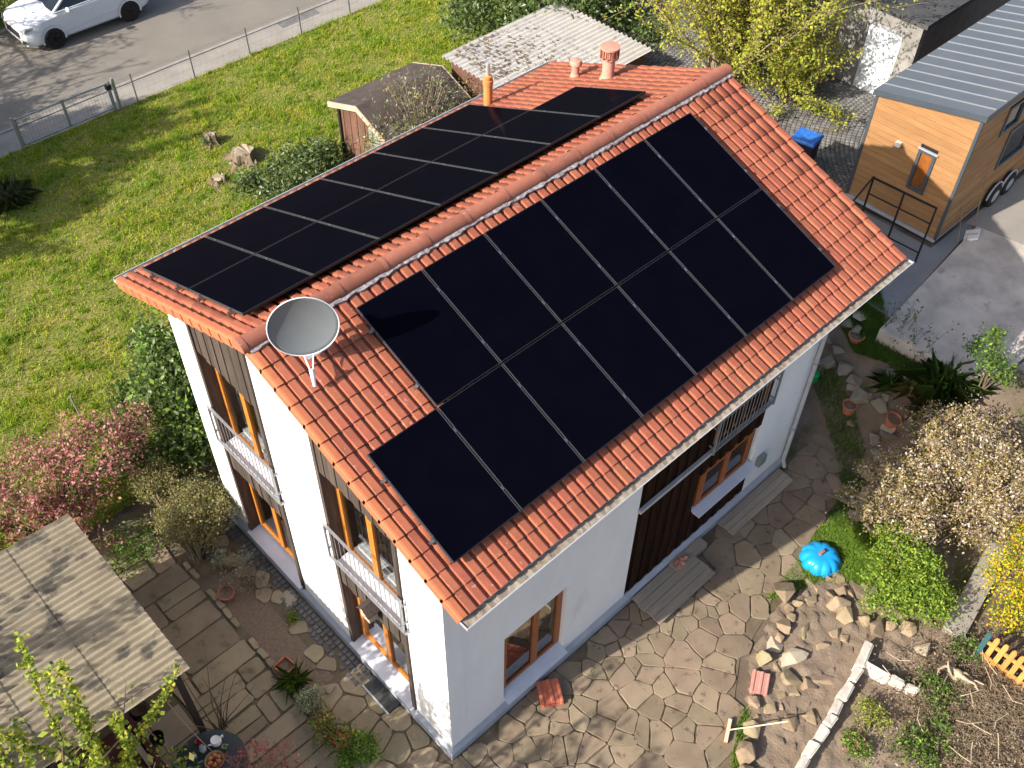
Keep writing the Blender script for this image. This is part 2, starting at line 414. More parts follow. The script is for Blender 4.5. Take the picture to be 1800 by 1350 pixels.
# ------------------------------------------------------------------ gable bays: boards, windows, Juliet balconies
def window(parent, O, U, w, z0, z1, fm, split, nrm, sillm=None, fw=.07, dp=.06):
    "double casement; O corner, U unit direction along the wall, nrm outward"
    O = np.array(O, float); U = np.array(U, float); N = np.array(nrm, float); Z = np.array([0,0,1.])
    def slab(mb, u0, u1, a, b, d0, d1):
        ps = [O+U*u+Z*z+N*d for d in (d0, d1) for (u, z) in ((u0,a),(u1,a),(u1,b),(u0,b))]
        mb.add(ps, [(0,3,2,1),(4,5,6,7),(0,1,5,4),(1,2,6,5),(2,3,7,6),(3,0,4,7)])
    m = MB(); slab(m, 0, fw, z0, z1, 0, dp); slab(m, w-fw, w, z0, z1, 0, dp); slab(m, fw, w-fw, z0, z0+fw, 0, dp-.003); slab(m, fw, w-fw, z1-fw, z1, 0, dp-.003)
    fr = m.build('window_frame', fm, parent)
    sp = [fw, split*w, w-fw]
    for i in range(2):
        a, b = sp[i]+.002, sp[i+1]-.002; m = MB(); k = .062; d = dp+.018
        slab(m, a, a+k, z0+fw*.6, z1-fw*.6, .012, d); slab(m, b-k, b, z0+fw*.6, z1-fw*.6, .012, d)
        slab(m, a+k, b-k, z0+fw*.6, z0+fw*.6+k, .012, d-.003); slab(m, a+k, b-k, z1-fw*.6-k, z1-fw*.6, .012, d-.003)
        c = m.build('casement', fm, parent)
        m = MB(); ps = [O+U*u+Z*z+N*.04 for (u, z) in ((a+k-.005, z0+fw*.6+k-.005), (b-k+.005, z0+fw*.6+k-.005), (b-k+.005, z1-fw*.6-k+.005), (a+k-.005, z1-fw*.6-k+.005))]
        m.add(ps, [(0,1,2,3)]); m.build('pane', M['glass'], c)
def boards(parent, y0, y1, z0, zt, x, n, name='board', mt='timber', th=.025):
    for i in range(n):
        a = y0+(y1-y0)*i/n+.003; b = y0+(y1-y0)*(i+1)/n-.003; m = MB()
        off = random.uniform(-.006, .006) + (.012 if i % 2 else 0)
        ta = zt(a) if callable(zt) else zt; tb = zt(b) if callable(zt) else zt
        za = z0+random.uniform(-.012, .012)
        m.extrude([(x-off, a, za), (x-off, b, za), (x-off, b, tb), (x-off, a, ta)], (th, 0, 0)); m.build(name, M[mt], parent)
for (y0, y1) in (B1, B2):
    zt_ = lambda y: zr(y)-RT-.01
    for ya, yb in ((y0-.015, y0+.065), (y1-.065, y1+.015)):   # side posts
        m = MB(); m.extrude([(-.035, ya, .30), (-.035, yb, .30), (-.035, yb, zt_(yb)), (-.035, ya, zt_(ya))], (.27, 0, 0)); m.build('bay_post', M['timber'], house)
    boards(house, y0+.068, y1-.068, 5.33, zt_, .0, 12)
    boards(house, y0+.068, y1-.068, 2.36, 3.06, .0, 12)
    for z0, z1 in ((3.12, 5.55), (.43, 2.6)):
        window(house, (.24, y1-.066, 0), (0,-1,0), y1-y0-.132, z0, z1, M['orange'], .5, (-1,0,0))
    m = MB(); m.box((.26, y0, 2.5), (TH, y1, 3.2)); m.box((.26, y0, 5.5), (TH, y1, zr(y0 if y0 < YR else y1)-RT-.02)); m.build('bay_infill', M['timberdk'], house)
    # stone sill at the foot and a metal sill above
    m = MB(); m.extrude([(-.10, y0+.02, .335), (-.10, y0+.02, .30), (.24, y0+.02, .30), (.24, y0+.02, .40)], (0, y1-y0-.04, 0)); m.build('door_sill', M['sill'], house)
    m = MB(); m.extrude([(-.045, y0+.10, 3.075), (-.045, y0+.10, 3.06), (.24, y0+.10, 3.06), (.24, y0+.10, 3.11)], (0, y1-y0-.2, 0)); m.build('window_sill', M['sill'], house)
    m = MB(); m.box((.30, y0+.2, 3.0), (.42, y1-.2, 3.30)); m.build('window_board', M['white'], house)
    # Juliet balcony rail
    rx = -.085; m = MB(); m.bar((rx, y0-.07, 4.02), (rx, y1+.04, 4.02), .04, .022); m.bar((rx, y0-.07, 3.14), (rx, y1+.04, 3.14), .04, .03)
    for y in (y0-.05, y1+.02):
        for z in (3.35, 3.85): m.bar((rx, y, z), (0, y, z), .03, .03)
        m.bar((rx, y, 3.1), (rx, y, 4.03), .03, .03)
    m.bar((rx, y0-.08, 3.10), (.0, y0-.08, 3.10), .03, .04)
    b = m.build('balcony_rail', M['steel'], house)
    nb = 15
    for i in range(1, nb):
        y = y0-.05+(y1-y0+.07)*i/nb; m = MB(); m.tube([(rx, y, 3.15), (rx, y, 4.0)], .0055, 6); m.build('baluster', M['steel'], b)

# long side: dark boards, window with sill, balcony rail, steel channel
NBD = 26
for i in range(NBD):
    a = TX[0]+(TX[1]-TX[0])*i/NBD; b = TX[0]+(TX[1]-TX[0])*(i+1)/NBD-.006; d = .028 if i % 2 else .0
    segs = [(ZP+.02, zt-.01)]
    w2 = (6.10, 7.66, 1.30, 2.35)
    if b > w2[0]-.02 and a < w2[1]+.02: segs = [(ZP+.02, w2[2]-.06), (w2[3]+.02, zt-.01)]
    for z0, z1 in segs:
        m = MB(); m.box((a, .032-d, z0), (b, .075, z1)); m.build('cladding_board', M['timberdk'], house)
window(house, (6.10, .10, 0), (1,0,0), 1.56, 1.30, 2.36, M['brownframe'], .5, (0,-1,0))
m = MB(); m.extrude([(6.02, -.16, 1.245), (6.02, -.16, 1.215), (6.02, .1, 1.215), (6.02, .1, 1.285)], (1.74, 0, 0)); m.build('window_sill', M['sill'], house)
m = MB(); m.bar((4.21, -.035, 3.03), (7.85, -.035, 3.03), .06, .09); m.build('steel_channel', M['zinc'], house)
m = MB(); ry = -.10
m.bar((6.05, ry, 3.95), (7.78, ry, 3.95), .04, .03); m.bar((6.05, ry, 3.13), (7.78, ry, 3.13), .04, .03)
for x in (6.05, 7.78):
    m.bar((x, ry, 3.05), (x, ry, 3.96), .035, .035)
    for z in (3.2, 3.7): m.bar((x, ry, z), (x, .03, z), .03, .03)
b = m.build('balcony_rail', M['steel'], house)
for i in range(1, 16):
    x = 6.05+1.73*i/16; m = MB(); m.tube([(x, ry, 3.14), (x, ry, 3.94)], .007, 6); m.build('baluster', M['steel'], b)
window(house, (6.08, .085, 0), (1,0,0), 1.68, 3.10, 5.4, M['brownframe'], .5, (0,-1,0))
window(house, (WX[0], .16, 0), (1,0,0), WX[1]-WX[0], WZ[0]+.06, WZ[1], M['brownframe'], .56, (0,-1,0))
m = MB(); m.extrude([(WX[0]+.002, -.13, .42), (WX[0]+.002, -.13, .39), (WX[0]+.002, .16, .465), (WX[0]+.002, .16, .52)], (WX[1]-WX[0]-.004, 0, 0)); m.build('window_sill', M['sill'], house)
# small fittings on the long wall: meter box, taps, vent
m = MB(); m.box((8.0, -.10, .95), (8.22, .0, 1.20)); m.build('outside_lamp', mat('bronze_grey', (.20,.23,.22), None, rough=.4), house)
# ------------------------------------------------------------------ roof vents
def onleft(px, py):
    d = ray(px, py); t = ((R0-CAM_P)@NL)/(d@NL); return CAM_P+d*t
B = onleft(858, 183)
v = thing('flue_pipe', 'orange flue pipe with a silver top tube on the roof slope', 'flue pipe', B)
MB().lathe([(.10,-.12),(.085,.05),(.085,.42),(.10,.43),(.10,.52),(.085,.53),(.085,.60),(.05,.62)], 16).build('pipe', M['orangepipe'], v, 40)
MB().lathe([(.042,.60),(.042,.86),(.03,.865)], 12).build('inner_tube', mat('silver_tube', (.8,.8,.8), None, rough=.3, metal=.7), v, 40)
MB().box((-.17,-.17,-.02), (.17,.17,.0), Matrix.Rotation(-math.atan(TP), 4, 'X')).build('flashing', M['tile'], v)
B = onleft(1011, 134)
v = thing('vent_stub', 'short pale clay vent stub with a flat round cap', 'roof vent', B)
MB().lathe([(.13,-.10),(.085,.06),(.075,.07),(.075,.24)], 16).build('pipe', M['pinkclay'], v, 40)
MB().lathe([(.075,.24),(.12,.255),(.125,.29),(.10,.34),(.03,.36)], 16).build('cap', M['pinkclay'], v, 40)
B = onleft(1068, 136)
v = thing('vent_cowl', 'tall clay vent with a slatted round cowl near the ridge', 'roof vent', B)
MB().lathe([(.19,-.14),(.125,.05),(.115,.08),(.115,.40)], 18).build('pipe', M['pinkclay'], v, 40)
c = MB().lathe([(.115,.40),(.175,.41),(.175,.42),(.10,.425),(.10,.60),(.185,.605),(.185,.635),(.02,.655)], 18).build('cowl', M['pinkclay'], v, 40)
for k in range(12):
    t = 2*math.pi*k/12; m = MB(); m.bar((.165*math.cos(t), .165*math.sin(t), .42), (.165*math.cos(t), .165*math.sin(t), .61), .03, .03, (math.cos(t), math.sin(t), 0)); m.build('slat', M['ridge'], c)

# ------------------------------------------------------------------ solar panels
pm_glass = MB(); pm_glass.box((.014, .014, .028), (PW-.014, PH-.014, .036)); pm_glass = pm_glass.mesh('glass_sheet', M['panel'])
def frame_mesh():
    return MB().box((0,0,0), (.014,PH,.038)).mesh('frame_side', M['pframe_glint'])
def frame_mesh2():
    return MB().box((.014,0,0), (PW-.014,.014,.0375)).mesh('frame_end', M['pback'])
fm1, fm2 = frame_mesh(), frame_mesh2(); fm3 = MB().box((.014,.014,.0), (PW-.014,PH-.014,.02)).mesh('backsheet', M['pback'])
clamp_me = MB().box((-.012,-.03,.0), (.012,.03,.045)).mesh('clamp', M['alu'])
words = ['first', 'second', 'third', 'fourth', 'fifth', 'sixth', 'last']
def panel(side, row, k, nrow, start):
    f, S, N = (rs, SLR, NR) if side == 'R' else (ls, SLL, NL)
    s0, p0 = (sR, pR) if side == 'R' else (sL, pL)
    x = p0+k*(PW+PG); s = s0+row*(PH+PG)
    if side == 'R': O = f(x, s+PH, PHH-.038); A = (np.array([1,0,0.]), -S, N)
    else: O = f(x+PW, s+PH, PHH-.038); A = (np.array([-1,0,0.]), -S, N)
    slope = 'dish slope' if side == 'R' else 'flue slope'
    rw = 'upper' if row == 0 else 'lower'
    i = k-start; w = 'last' if i == nrow-1 else words[i]
    t = bpy.data.objects.new('solar_panel', None); COL.objects.link(t)
    tag(t, f'black solar panel, {rw} row on the {slope}, {w} from the birdhouse gable', 'solar panel', f'{rw} row of panels on the {slope}')
    t.matrix_world = Matrix(((A[0][0], A[1][0], A[2][0], O[0]), (A[0][1], A[1][1], A[2][1], O[1]), (A[0][2], A[1][2], A[2][2], O[2]), (0,0,0,1)))
    link('glass_sheet', pm_glass, t); link('frame_side', fm1, t); link('frame_side', fm1, t, (PW-.014, 0, 0)); link('frame_end', fm2, t); link('frame_end', fm2, t, (0, PH-.014, 0)); link('backsheet', fm3, t)
    for q in (.22, .78):
        c = link('clamp', clamp_me, t); c.location = (PW+PG/2 if side == 'R' else -PG/2, PH*q, 0)
        if k == start:
            c = link('clamp', clamp_me, t); c.location = (-.014 if side == 'R' else PW+.014, PH*q, 0)
for k in range(1, 7): panel('R', 0, k, 6, 1)
for k in range(7): panel('R', 1, k, 7, 0)
for k in range(7): panel('L', 0, k, 7, 0)
for k in range(6): panel('L', 1, k, 6, 0)
# mounting rails under the panels
for side, rows in (('R', ((0,1,7),(1,0,7))), ('L', ((0,0,7),(1,0,6)))):
    f = rs if side == 'R' else ls; s0, p0 = (sR, pR) if side == 'R' else (sL, pL)
    for row, k0, k1 in rows:
        for q in (.22, .78):
            s = s0+row*(PH+PG)+PH*q; m = MB()
            m.bar(f(p0+k0*(PW+PG)-.06, s, .062), f(p0+k1*(PW+PG)+.04, s, .062), .04, .055, NR if side == 'R' else NL)
            tag(m.build('mounting_rail', M['alu']), 'silver mounting rail under the '+('upper' if row == 0 else 'lower')+(' panel row by the satellite dish' if side == 'R' else ' panel row by the flue pipe')+(', ridgeward one' if q < .5 else ', eaveward one'), 'rail', 'panel mounting rails')

# ------------------------------------------------------------------ satellite dish
def sat_dish():
    base = rs(.26, .74, .0)            # foot on the slope
    t = thing('satellite_dish', 'grey round satellite dish on a short mast near the gable', 'satellite dish', base)
    c = np.array([-.06, .04, .68])     # dish centre, local
    n = np.array([-.47, -.88, .10]); n /= np.linalg.norm(n)
    u = np.cross((0,0,1.), n); u /= np.linalg.norm(u); w = np.cross(n, u)
    m = MB(); rings = 9; seg = 36; vs = []; Rr = .455
    def P(r, a, d): return c+u*(r*Rr*.98*math.cos(a))+w*(r*Rr*1.0*math.sin(a))+n*d
    vs = [c-n*.085]; fs = []
    for i in range(1, rings+1):
        r = i/rings
        for k in range(seg): vs.append(P(r, 2*math.pi*k/seg, -.085*(1-r*r)))
    for k in range(seg): fs.append((0, 1+k, 1+(k+1) % seg))
    for i in range(rings-1):
        for k in range(seg):
            k2 = (k+1) % seg; fs.append((1+i*seg+k, 1+(i+1)*seg+k, 1+(i+1)*seg+k2, 1+i*seg+k2))
    m.add(vs, fs); d = m.build('reflector', M['dish'], t, True)
    sm = d.modifiers.new('thick', 'SOLIDIFY'); sm.thickness = .006; sm.offset = 1
    m = MB(); m.tube([P(1.0, 2*math.pi*k/seg, .0) for k in range(seg+1)], .009, 6, False); m.build('rim', M['dishlt'], t, True)
    foot = np.array([0,0,0]); 
    m = MB(); m.tube([(.17,.24,-.12), (.17,.24,.66)], .03, 10); m.tube([(.17,.24,.64), c-n*.18], .03, 8); m.build('mast', M['steel'], t, 40)
    m = MB(); q = c-n*.19; m.box(tuple(q-[.07,.07,.09]), tuple(q+[.07,.07,.09])); m.build('bracket', M['steel'], t)
    lnb = c-w*.60+n*.26
    m = MB(); b0 = P(1.02, -math.pi/2-.13, -.01); b1 = P(1.02, -math.pi/2+.13, -.01)
    m.tube([b0, lnb], .011, 6); m.tube([b1, lnb], .011, 6); m.build('feed_arm', M['dishlt'], t)
    m = MB(); dd = (c-lnb)/np.linalg.norm(c-lnb); m.tube([lnb-dd*.02, lnb+dd*.10], [.03, .036], 10); m.tube([lnb-dd*.13, lnb-dd*.02], [.022, .028], 8); m.build('receiver', M['dishlt'], t, 40)
    m = MB(); m.box((-.05,.10,-.02), (.32,.38,.012), Matrix.Rotation(math.atan(TP), 4, 'X')); m.build('mast_flashing', M['zinc'], t)
    return t
sat_dish()
# ------------------------------------------------------------------ roads, lawns and paving
def poly_sheet(name, pts, z, m, kind='structure'):
    mb = MB(); mb.add([(p[0], p[1], z) for p in pts], [tuple(range(len(pts)))]); return tag(mb.build(name, m), kind=kind)
def inpoly(x, y, P):
    c = False; j = len(P)-1
    for i in range(len(P)):
        if (P[i][1] > y) != (P[j][1] > y) and x < (P[j][0]-P[i][0])*(y-P[i][1])/(P[j][1]-P[i][1])+P[i][0]: c = not c
        j = i
    return c
def clip(poly, n, d):
    "keep the side n.p <= d"
    out = []
    for i in range(len(poly)):
        a, b = poly[i], poly[(i+1) % len(poly)]; da, db = n[0]*a[0]+n[1]*a[1]-d, n[0]*b[0]+n[1]*b[1]-d
        if da <= 0: out.append(a)
        if da*db < 0:
            t = da/(da-db); out.append((a[0]+(b[0]-a[0])*t, a[1]+(b[1]-a[1])*t))
    return out
def area(p): return .5*sum(p[i][0]*p[(i+1) % len(p)][1]-p[(i+1) % len(p)][0]*p[i][1] for i in range(len(p)))
def softpoly(p, gap, cut=.16, jit=.008, rng=random):
    "shrink a cell by the joint, cut its corners, roughen"
    q = list(p)
    for i in range(len(p)):
        a, b = np.array(p[i]), np.array(p[(i+1) % len(p)]); e = b-a; L_ = np.linalg.norm(e)
        if L_ < 1e-4: continue
        n = np.array([e[1], -e[0]])/L_; q = clip(q, n, float(n@a)-gap)
        if len(q) < 3: return None
    r = []
    for i in range(len(q)):
        a, b = np.array(q[i]), np.array(q[(i+1) % len(q)]); L_ = np.linalg.norm(b-a)
        if L_ < .02: continue
        k = min(cut, .05/L_)
        r += [tuple(a+(b-a)*k), tuple(b-(b-a)*k)]
    r = [(x+rng.uniform(-jit, jit), y+rng.uniform(-jit, jit)) for x, y in r]
    r2 = []
    for i in range(len(r)):
        a, b = np.array(r[i]), np.array(r[(i+1) % len(r)]); r2.append(r[i])
        if np.linalg.norm(b-a) > .14: r2.append(tuple((a+b)/2+np.array([rng.uniform(-jit, jit), rng.uniform(-jit, jit)])*1.3))
    r = r2
    return r if len(r) >= 3 else None
def voronoi(seeds, box):
    S = np.array(seeds); cells = []
    for i, s in enumerate(S):
        d = np.linalg.norm(S-s, axis=1); o = np.argsort(d)[1:22]
        p = [(box[0], box[1]), (box[2], box[1]), (box[2], box[3]), (box[0], box[3])]
        for j in o:
            n = S[j]-s; p = clip(p, n, float(n@(S[j]+s))/2)
            if len(p) < 3: break
        cells.append(p)
    return cells
def scatter(P, rfun, tries=9000, rng=None):
    rng = rng or random.Random(3); xs = [p[0] for p in P]; ys = [p[1] for p in P]; out = []
    for _ in range(tries):
        x, y = rng.uniform(min(xs)-.6, max(xs)+.6), rng.uniform(min(ys)-.6, max(ys)+.6); r = rfun(x, y)
        if all((x-a)**2+(y-b)**2 > r*r for a, b in out): out.append((x, y))
    return out
M['asphalt'] = mat('road_asphalt', (.205,.185,.155), (.18,.163,.137), .7, .9, .3, 200, c3=(.155,.142,.122), s3=.35, t3=.55)
M['walk'] = mat('pavement_concrete', (.30,.275,.235), (.25,.23,.20), 1.5, .9, .3, 120)
M['setts'] = mat('grey_setts', (.16,.155,.15), (.11,.105,.10), 3, .85, .4, 60, rnd=.25)
M['kerb'] = mat('kerb_stone', (.30,.28,.26), (.24,.22,.20), 3, .85, .2)
M['concrete'] = mat('dirty_concrete', (.54,.475,.405), (.37,.325,.28), 1.6, .9, .4, 60, c3=(.28,.26,.24), s3=2.2, t3=.60, w3=.12)
M['darkpave'] = mat('dark_grey_paving', (.22,.225,.225), (.18,.18,.18), 1.2, .8, .2, 60)
M['flag'] = mat('sandstone_flag', (.25,.192,.13), (.195,.15,.102), 2.2, .85, .35, 45, rnd=.18, hue=.010, c3=(.115,.082,.055), s3=6, t3=.585, w3=.09)
M['flagdk'] = mat('brown_path_flag', (.30,.235,.15), (.245,.195,.125), 2.5, .85, .35, 45, rnd=.22, hue=.012, c3=(.15,.125,.07), s3=4, t3=.58)
M['joint'] = mat('joint_earth', (.115,.088,.055), (.16,.125,.082), 4, .95, .5, 40, c3=(.07,.08,.025), s3=1.6, t3=.60)
M['gravel'] = mat('bed_earth', (.24,.175,.125), (.165,.118,.085), 18, .95, 1.0, 70, c3=(.26,.22,.18), s3=40, t3=.68)
M['dig'] = mat('dry_dug_earth', (.235,.178,.128), (.18,.136,.098), 3, .95, .9, 22)
M['lawn'] = mat('lawn_earth', (.13,.15,.03), (.22,.19,.06), 1.2, .95, .5, 30)
poly_sheet('road', [(-60,22.55),(90,22.55),(90,27.75),(-60,27.75)], .004, M['asphalt'])
poly_sheet('pavement', [(-60,21.35),(90,21.35),(90,22.42),(-60,22.42)], .006, M['walk'])
m = MB(); m.box((11.9,22.05,.0), (13.4,22.42,.010)); struct('drain_strip', m, M['setts'])
m = MB(); m.box((-60,22.42,-.05), (90,22.55,.035)); struct('kerb', m, M['kerb'])
m = MB(); m.box((-60,27.75,-.05), (90,27.9,.10)); struct('kerb', m, M['kerb'])
poly_sheet('verge', [(-60,27.9),(90,27.9),(90,45),(-60,45)], .03, M['lawn'])
LAWN = [(-12,8.3),(10,8.3),(10,10.5),(12,12),(19,15.8),(19,21.35),(-12,21.35)]
poly_sheet('lawn', LAWN, .002, M['lawn'])
poly_sheet('path_bed', [(-6.5,-2.5),(-.08,-2.5),(-.08,6.6),(-1.0,8.2),(-2.9,8.2),(-6.5,8.2)], .001, M['joint'])
# crazy paving on the long side
PAT = [gp(*q)[:2] for q in ((640,1520),(1292,1520),(1290,1350),(1288,1250),(1300,1160),(1345,1085),(1362,1040),(1400,985),(1452,905),(1482,872),(1470,800),(1452,745),(1425,690))]
PAT = [tuple(p) for p in PAT]+[(9.6,-.085),(-.085,-.085),(-.085,.3),(-1.0,.2)]
mb = MB(); mb.add([(x, y, .003) for x, y in PAT], [tuple(range(len(PAT)))])
patio = struct('patio', mb, M['joint'])
rq = random.Random(17)
def rf(x, y):
    if x > 7.2 or (y > -1.1 and x > 5.5): return rq.choice((.25,.45,.6))
    return rq.choice((.16,.20,.26,.34,.40))
seeds = scatter(PAT, rf, 1500); n = 0
mats_flag = M['flag']
for s, p in zip(seeds, voronoi(seeds, (-4,-8,14,3))):
    if not inpoly(*s, PAT) or len(p) < 3: continue
    p = clip(p, (0,1), -.09) if s[0] > -.08 else p
    if s[0] <= -.08: p = clip(p, (1,0), -.09)
    if len(p) < 3: continue
    q = softpoly(p, .007, .10, .012)
    if not q or abs(area(q)) < .012: continue
    c = np.mean(np.array(q), 0)
    if max(np.linalg.norm(np.array(a)-c) for a in q) > .85: continue
    zt_ = .024+random.uniform(-.006, .006)
    mb = MB(); mb.prism([(a-c[0], b-c[1]) for a, b in q], -.02, zt_, bev=.007)
    o = mb.build('paving_stone', M['flag'], patio, loc=(c[0], c[1], .003)); n += 1
    o.rotation_euler = (random.gauss(0, .006), random.gauss(0, .006), 0)
print('patio stones', n)
# path of larger flags beside the carport
mb = MB(); mb.add([(-2.85,-1.5,.004),(-1.36,-1.5,.004),(-1.36,7.6,.004),(-2.85,7.6,.004)], [(0,1,2,3)]); path = struct('garden_path', mb, M['joint'])
y = -1.5; n = 0; rp = random.Random(11)
while y < 7.4:
    d = rp.choice((.36,.46,.52,.62,.68)); cuts = [-2.85]+sorted(rp.uniform(-2.6, -1.6) for _ in range(rp.choice((1,1,2))))+[-1.38]
    for a, b in zip(cuts, cuts[1:]):
        if b-a < .22: continue
        parts = [(y, y+d)] if (b-a) < .75 or rp.random() < .6 else [(y, y+d*.45), (y+d*.45, y+d)]
        for y0, y1 in parts:
            q = softpoly([(a,y0),(b+rp.uniform(-.03,.03),y0+rp.uniform(-.03,.03)),(b,y1),(a+rp.uniform(-.03,.03),y1+rp.uniform(-.03,.03))], .012, .08, .012, rp)
            if not q: continue
            c = np.mean(np.array(q), 0); mb = MB(); mb.prism([(u-c[0], v-c[1]) for u, v in q], -.02, .032+rp.uniform(-.006,.006), bev=.008)
            mb.build('flagstone', M['flagdk'], path, loc=(c[0], c[1], .004)); n += 1
    y += d
mb = MB(); mb.add([(-6.4,-1.2,.0045),(-2.9,-1.2,.0045),(-2.9,3.95,.0045),(-6.4,3.95,.0045)], [(0,1,2,3)]); terr = struct('terrace', mb, M['joint'])
M['terr'] = mat('pale_terrace_slab', (.31,.25,.185), (.27,.22,.165), 2, .85, .25, 50, rnd=.10)
for i in range(6):
    for j in range(8):
        mb = MB(); mb.prism([(.008,.008),(.582,.008),(.582,.632),(.008,.632)], -.02, .03+random.uniform(-.004,.004), bev=.006)
        mb.build('terrace_slab', M['terr'], terr, loc=(-6.4+i*.583, -1.2+j*.643, .0045))
# bed between the path and the gable: earth, edging, setts, crazy flags by the glass door
mb = MB(); mb.add([(-1.30,2.55,.005),(-.62,2.45,.005),(-.60,5.6,.005),(-1.30,5.6,.005)], [(0,1,2,3)]); struct('earth_bed', mb, M['gravel'])
rp = random.Random(5); y = .6
mb = MB(); mb.add([(-1.37,.4,.0055),(-1.25,.4,.0055),(-1.25,6.4,.0055),(-1.37,6.4,.0055)], [(0,1,2,3)]); edg = struct('bed_edging', mb, M['joint'])
while y < 6.2:
    d = rp.uniform(.16,.34); q = softpoly([(-1.36,y),(-1.24+rp.uniform(-.02,.04),y),(-1.24,y+d),(-1.36,y+d)], .008, .15, .008, rp)
    if q and rp.random() < .9:
        c = np.mean(np.array(q), 0); mb = MB(); mb.prism([(u-c[0], v-c[1]) for u, v in q], -.02, .05+rp.uniform(0,.03), bev=.01); mb.build('edging_stone', M['flagdk'], edg, loc=(c[0], c[1], .006))
    y += d
mb = MB(); mb.add([(-.62,1.0,.0058),(-.08,1.0,.0058),(-.08,6.5,.0058),(-.62,6.5,.0058)], [(0,1,2,3)]); sst_ = struct('sett_strip', mb, M['joint'])
for i in range(44):
    for k in range(3):
        x0 = -.10-.115*(k+1); y0 = 1.75+i*.108+rp.uniform(-.01,.01)
        if k == 2 and rp.random() < .55: continue
        if k == 1 and rp.random() < .15: continue
        if k == 2 and y0 < 2.6: x0 -= .02
        q = softpoly([(x0,y0),(x0+.108,y0),(x0+.108,y0+.102),(x0,y0+.102)], .006, .18, .006, rp)
        if not q: continue
        c = np.mean(np.array(q), 0); mb = MB(); mb.prism([(u-c[0], v-c[1]) for u, v in q], -.02, .03+rp.uniform(-.005,.012), bev=.010); mb.build('sett', M['setts'], sst_, loc=(c[0], c[1], .006))
DR = [(-1.28,.15),(-.09,.15),(-.09,1.72),(-.5,2.5),(-1.2,2.5)]
mb = MB(); mb.add([(x, y, .0052) for x, y in DR], [tuple(range(len(DR)))]); ds = struct('door_paving', mb, M['joint'])
for name, Pp, par, r, mt in (('paving_stone', DR, ds, .36, 'flagdk'), ('paving_stone', [(-.62,2.6),(-.36,2.6),(-.36,6.4),(-.62,6.4)], sst_, .26, 'flagdk')):
    sd = scatter(Pp, lambda x, y: r, 2500, rp)
    for s, p in zip(sd, voronoi(sd, (-3,-2,2,9))):
        if not inpoly(*s, Pp) or len(p) < 3: continue
        for (nn, dd) in (((1,0), -.09), ((-1,0), 1.30)): p = clip(p, nn, dd) if len(p) > 2 else p
        q = softpoly(p, .012, rng=rp) if len(p) > 2 else None
        if not q or abs(area(q)) < .01: continue
        c = np.mean(np.array(q), 0); mb = MB(); mb.prism([(u-c[0], v-c[1]) for u, v in q], -.02, .032+rp.uniform(-.006,.01), bev=.008); mb.build(name, M[mt], par, loc=(c[0], c[1], .006))
# raised yard: concrete slab, dark paving strip, setts, pale lit yard
m = MB(); m.prism([(12.1,.08),(12.25,-2.0),(13.3,-2.4),(16.9,-2.6),(16.95,-.75),(16.75,.45)], HT-.35, HT+.06, bev=.01); struct('concrete_slab', m, M['concrete'])
m = MB(); m.prism([(12.6,.10),(16.7,.52),(16.7,.75),(15.3,.78),(15.3,3.3),(14.0,3.3),(12.7,1.3)], HT-.3, HT+.012); struct('yard_path', m, M['darkpave'])
m = MB(); m.prism([(16.8,.5),(17.0,-2.6),(30,-6),(30,.72),(16.7,.72)], HT-.3, HT+.02); struct('yard', m, M['walk'])
m = MB(); m.prism([(15.3,3.3),(30,3.3),(30,9),(22,13.5),(18.5,12.5),(14.9,6.5)], HT-.6, HT+.008); cob = struct('sett_yard', m, M['joint'])
# fan-laid setts, the ones in view near the tiny house singly
k = 0; me = None
mb = MB(); mb.prism([(-.052,-.045),(.052,-.045),(.052,.045),(-.052,.045)], -.02, .025, bev=.008); sme = mb.mesh('sett', M['setts'])
VV = []; FF = []; sv = np.array([v.co[:] for v in sme.vertices]); sf = [tuple(p.vertices) for p in sme.polygons]
quad = [f for f in sf if len(f) == 4]
cand = []
for ring in range(6, 90):
    rad = ring*.118
    na = int(rad*1.7/.125)
    for j in range(na):
        for cx, cy in ((19.3,1.2),):
            t = R(58)+j*.125/rad*1.0
            x, y = cx+rad*math.cos(t), cy+rad*math.sin(t)
            if 15.3 < x < 22 and 3.3 < y < 12.4 and x+.45*y > 17.4: cand.append((x, y, t))
cand.sort(key=lambda c: abs(c[0]-17.8)+abs(c[1]-5.6))
for i, (x, y, t) in enumerate(cand):
    z = HT+.010+random.uniform(-.005,.005)
    if i < 250: o = link('sett', sme, cob, (x, y, z)); o.rotation_euler = (0, 0, t)
    else:
        c, s = math.cos(t), math.sin(t); q = sv.copy(); q[:, 0] = sv[:, 0]*c-sv[:, 1]*s+x; q[:, 1] = sv[:, 0]*s+sv[:, 1]*c+y; q[:, 2] += z
        FF.append(np.array(quad)+len(VV)*len(sv)); VV.append(q)
if VV:
    o = link('sett_field', fast_mesh('sett_field', np.vstack(VV), np.vstack(FF), M['setts']), cob); o['kind'] = 'stuff'
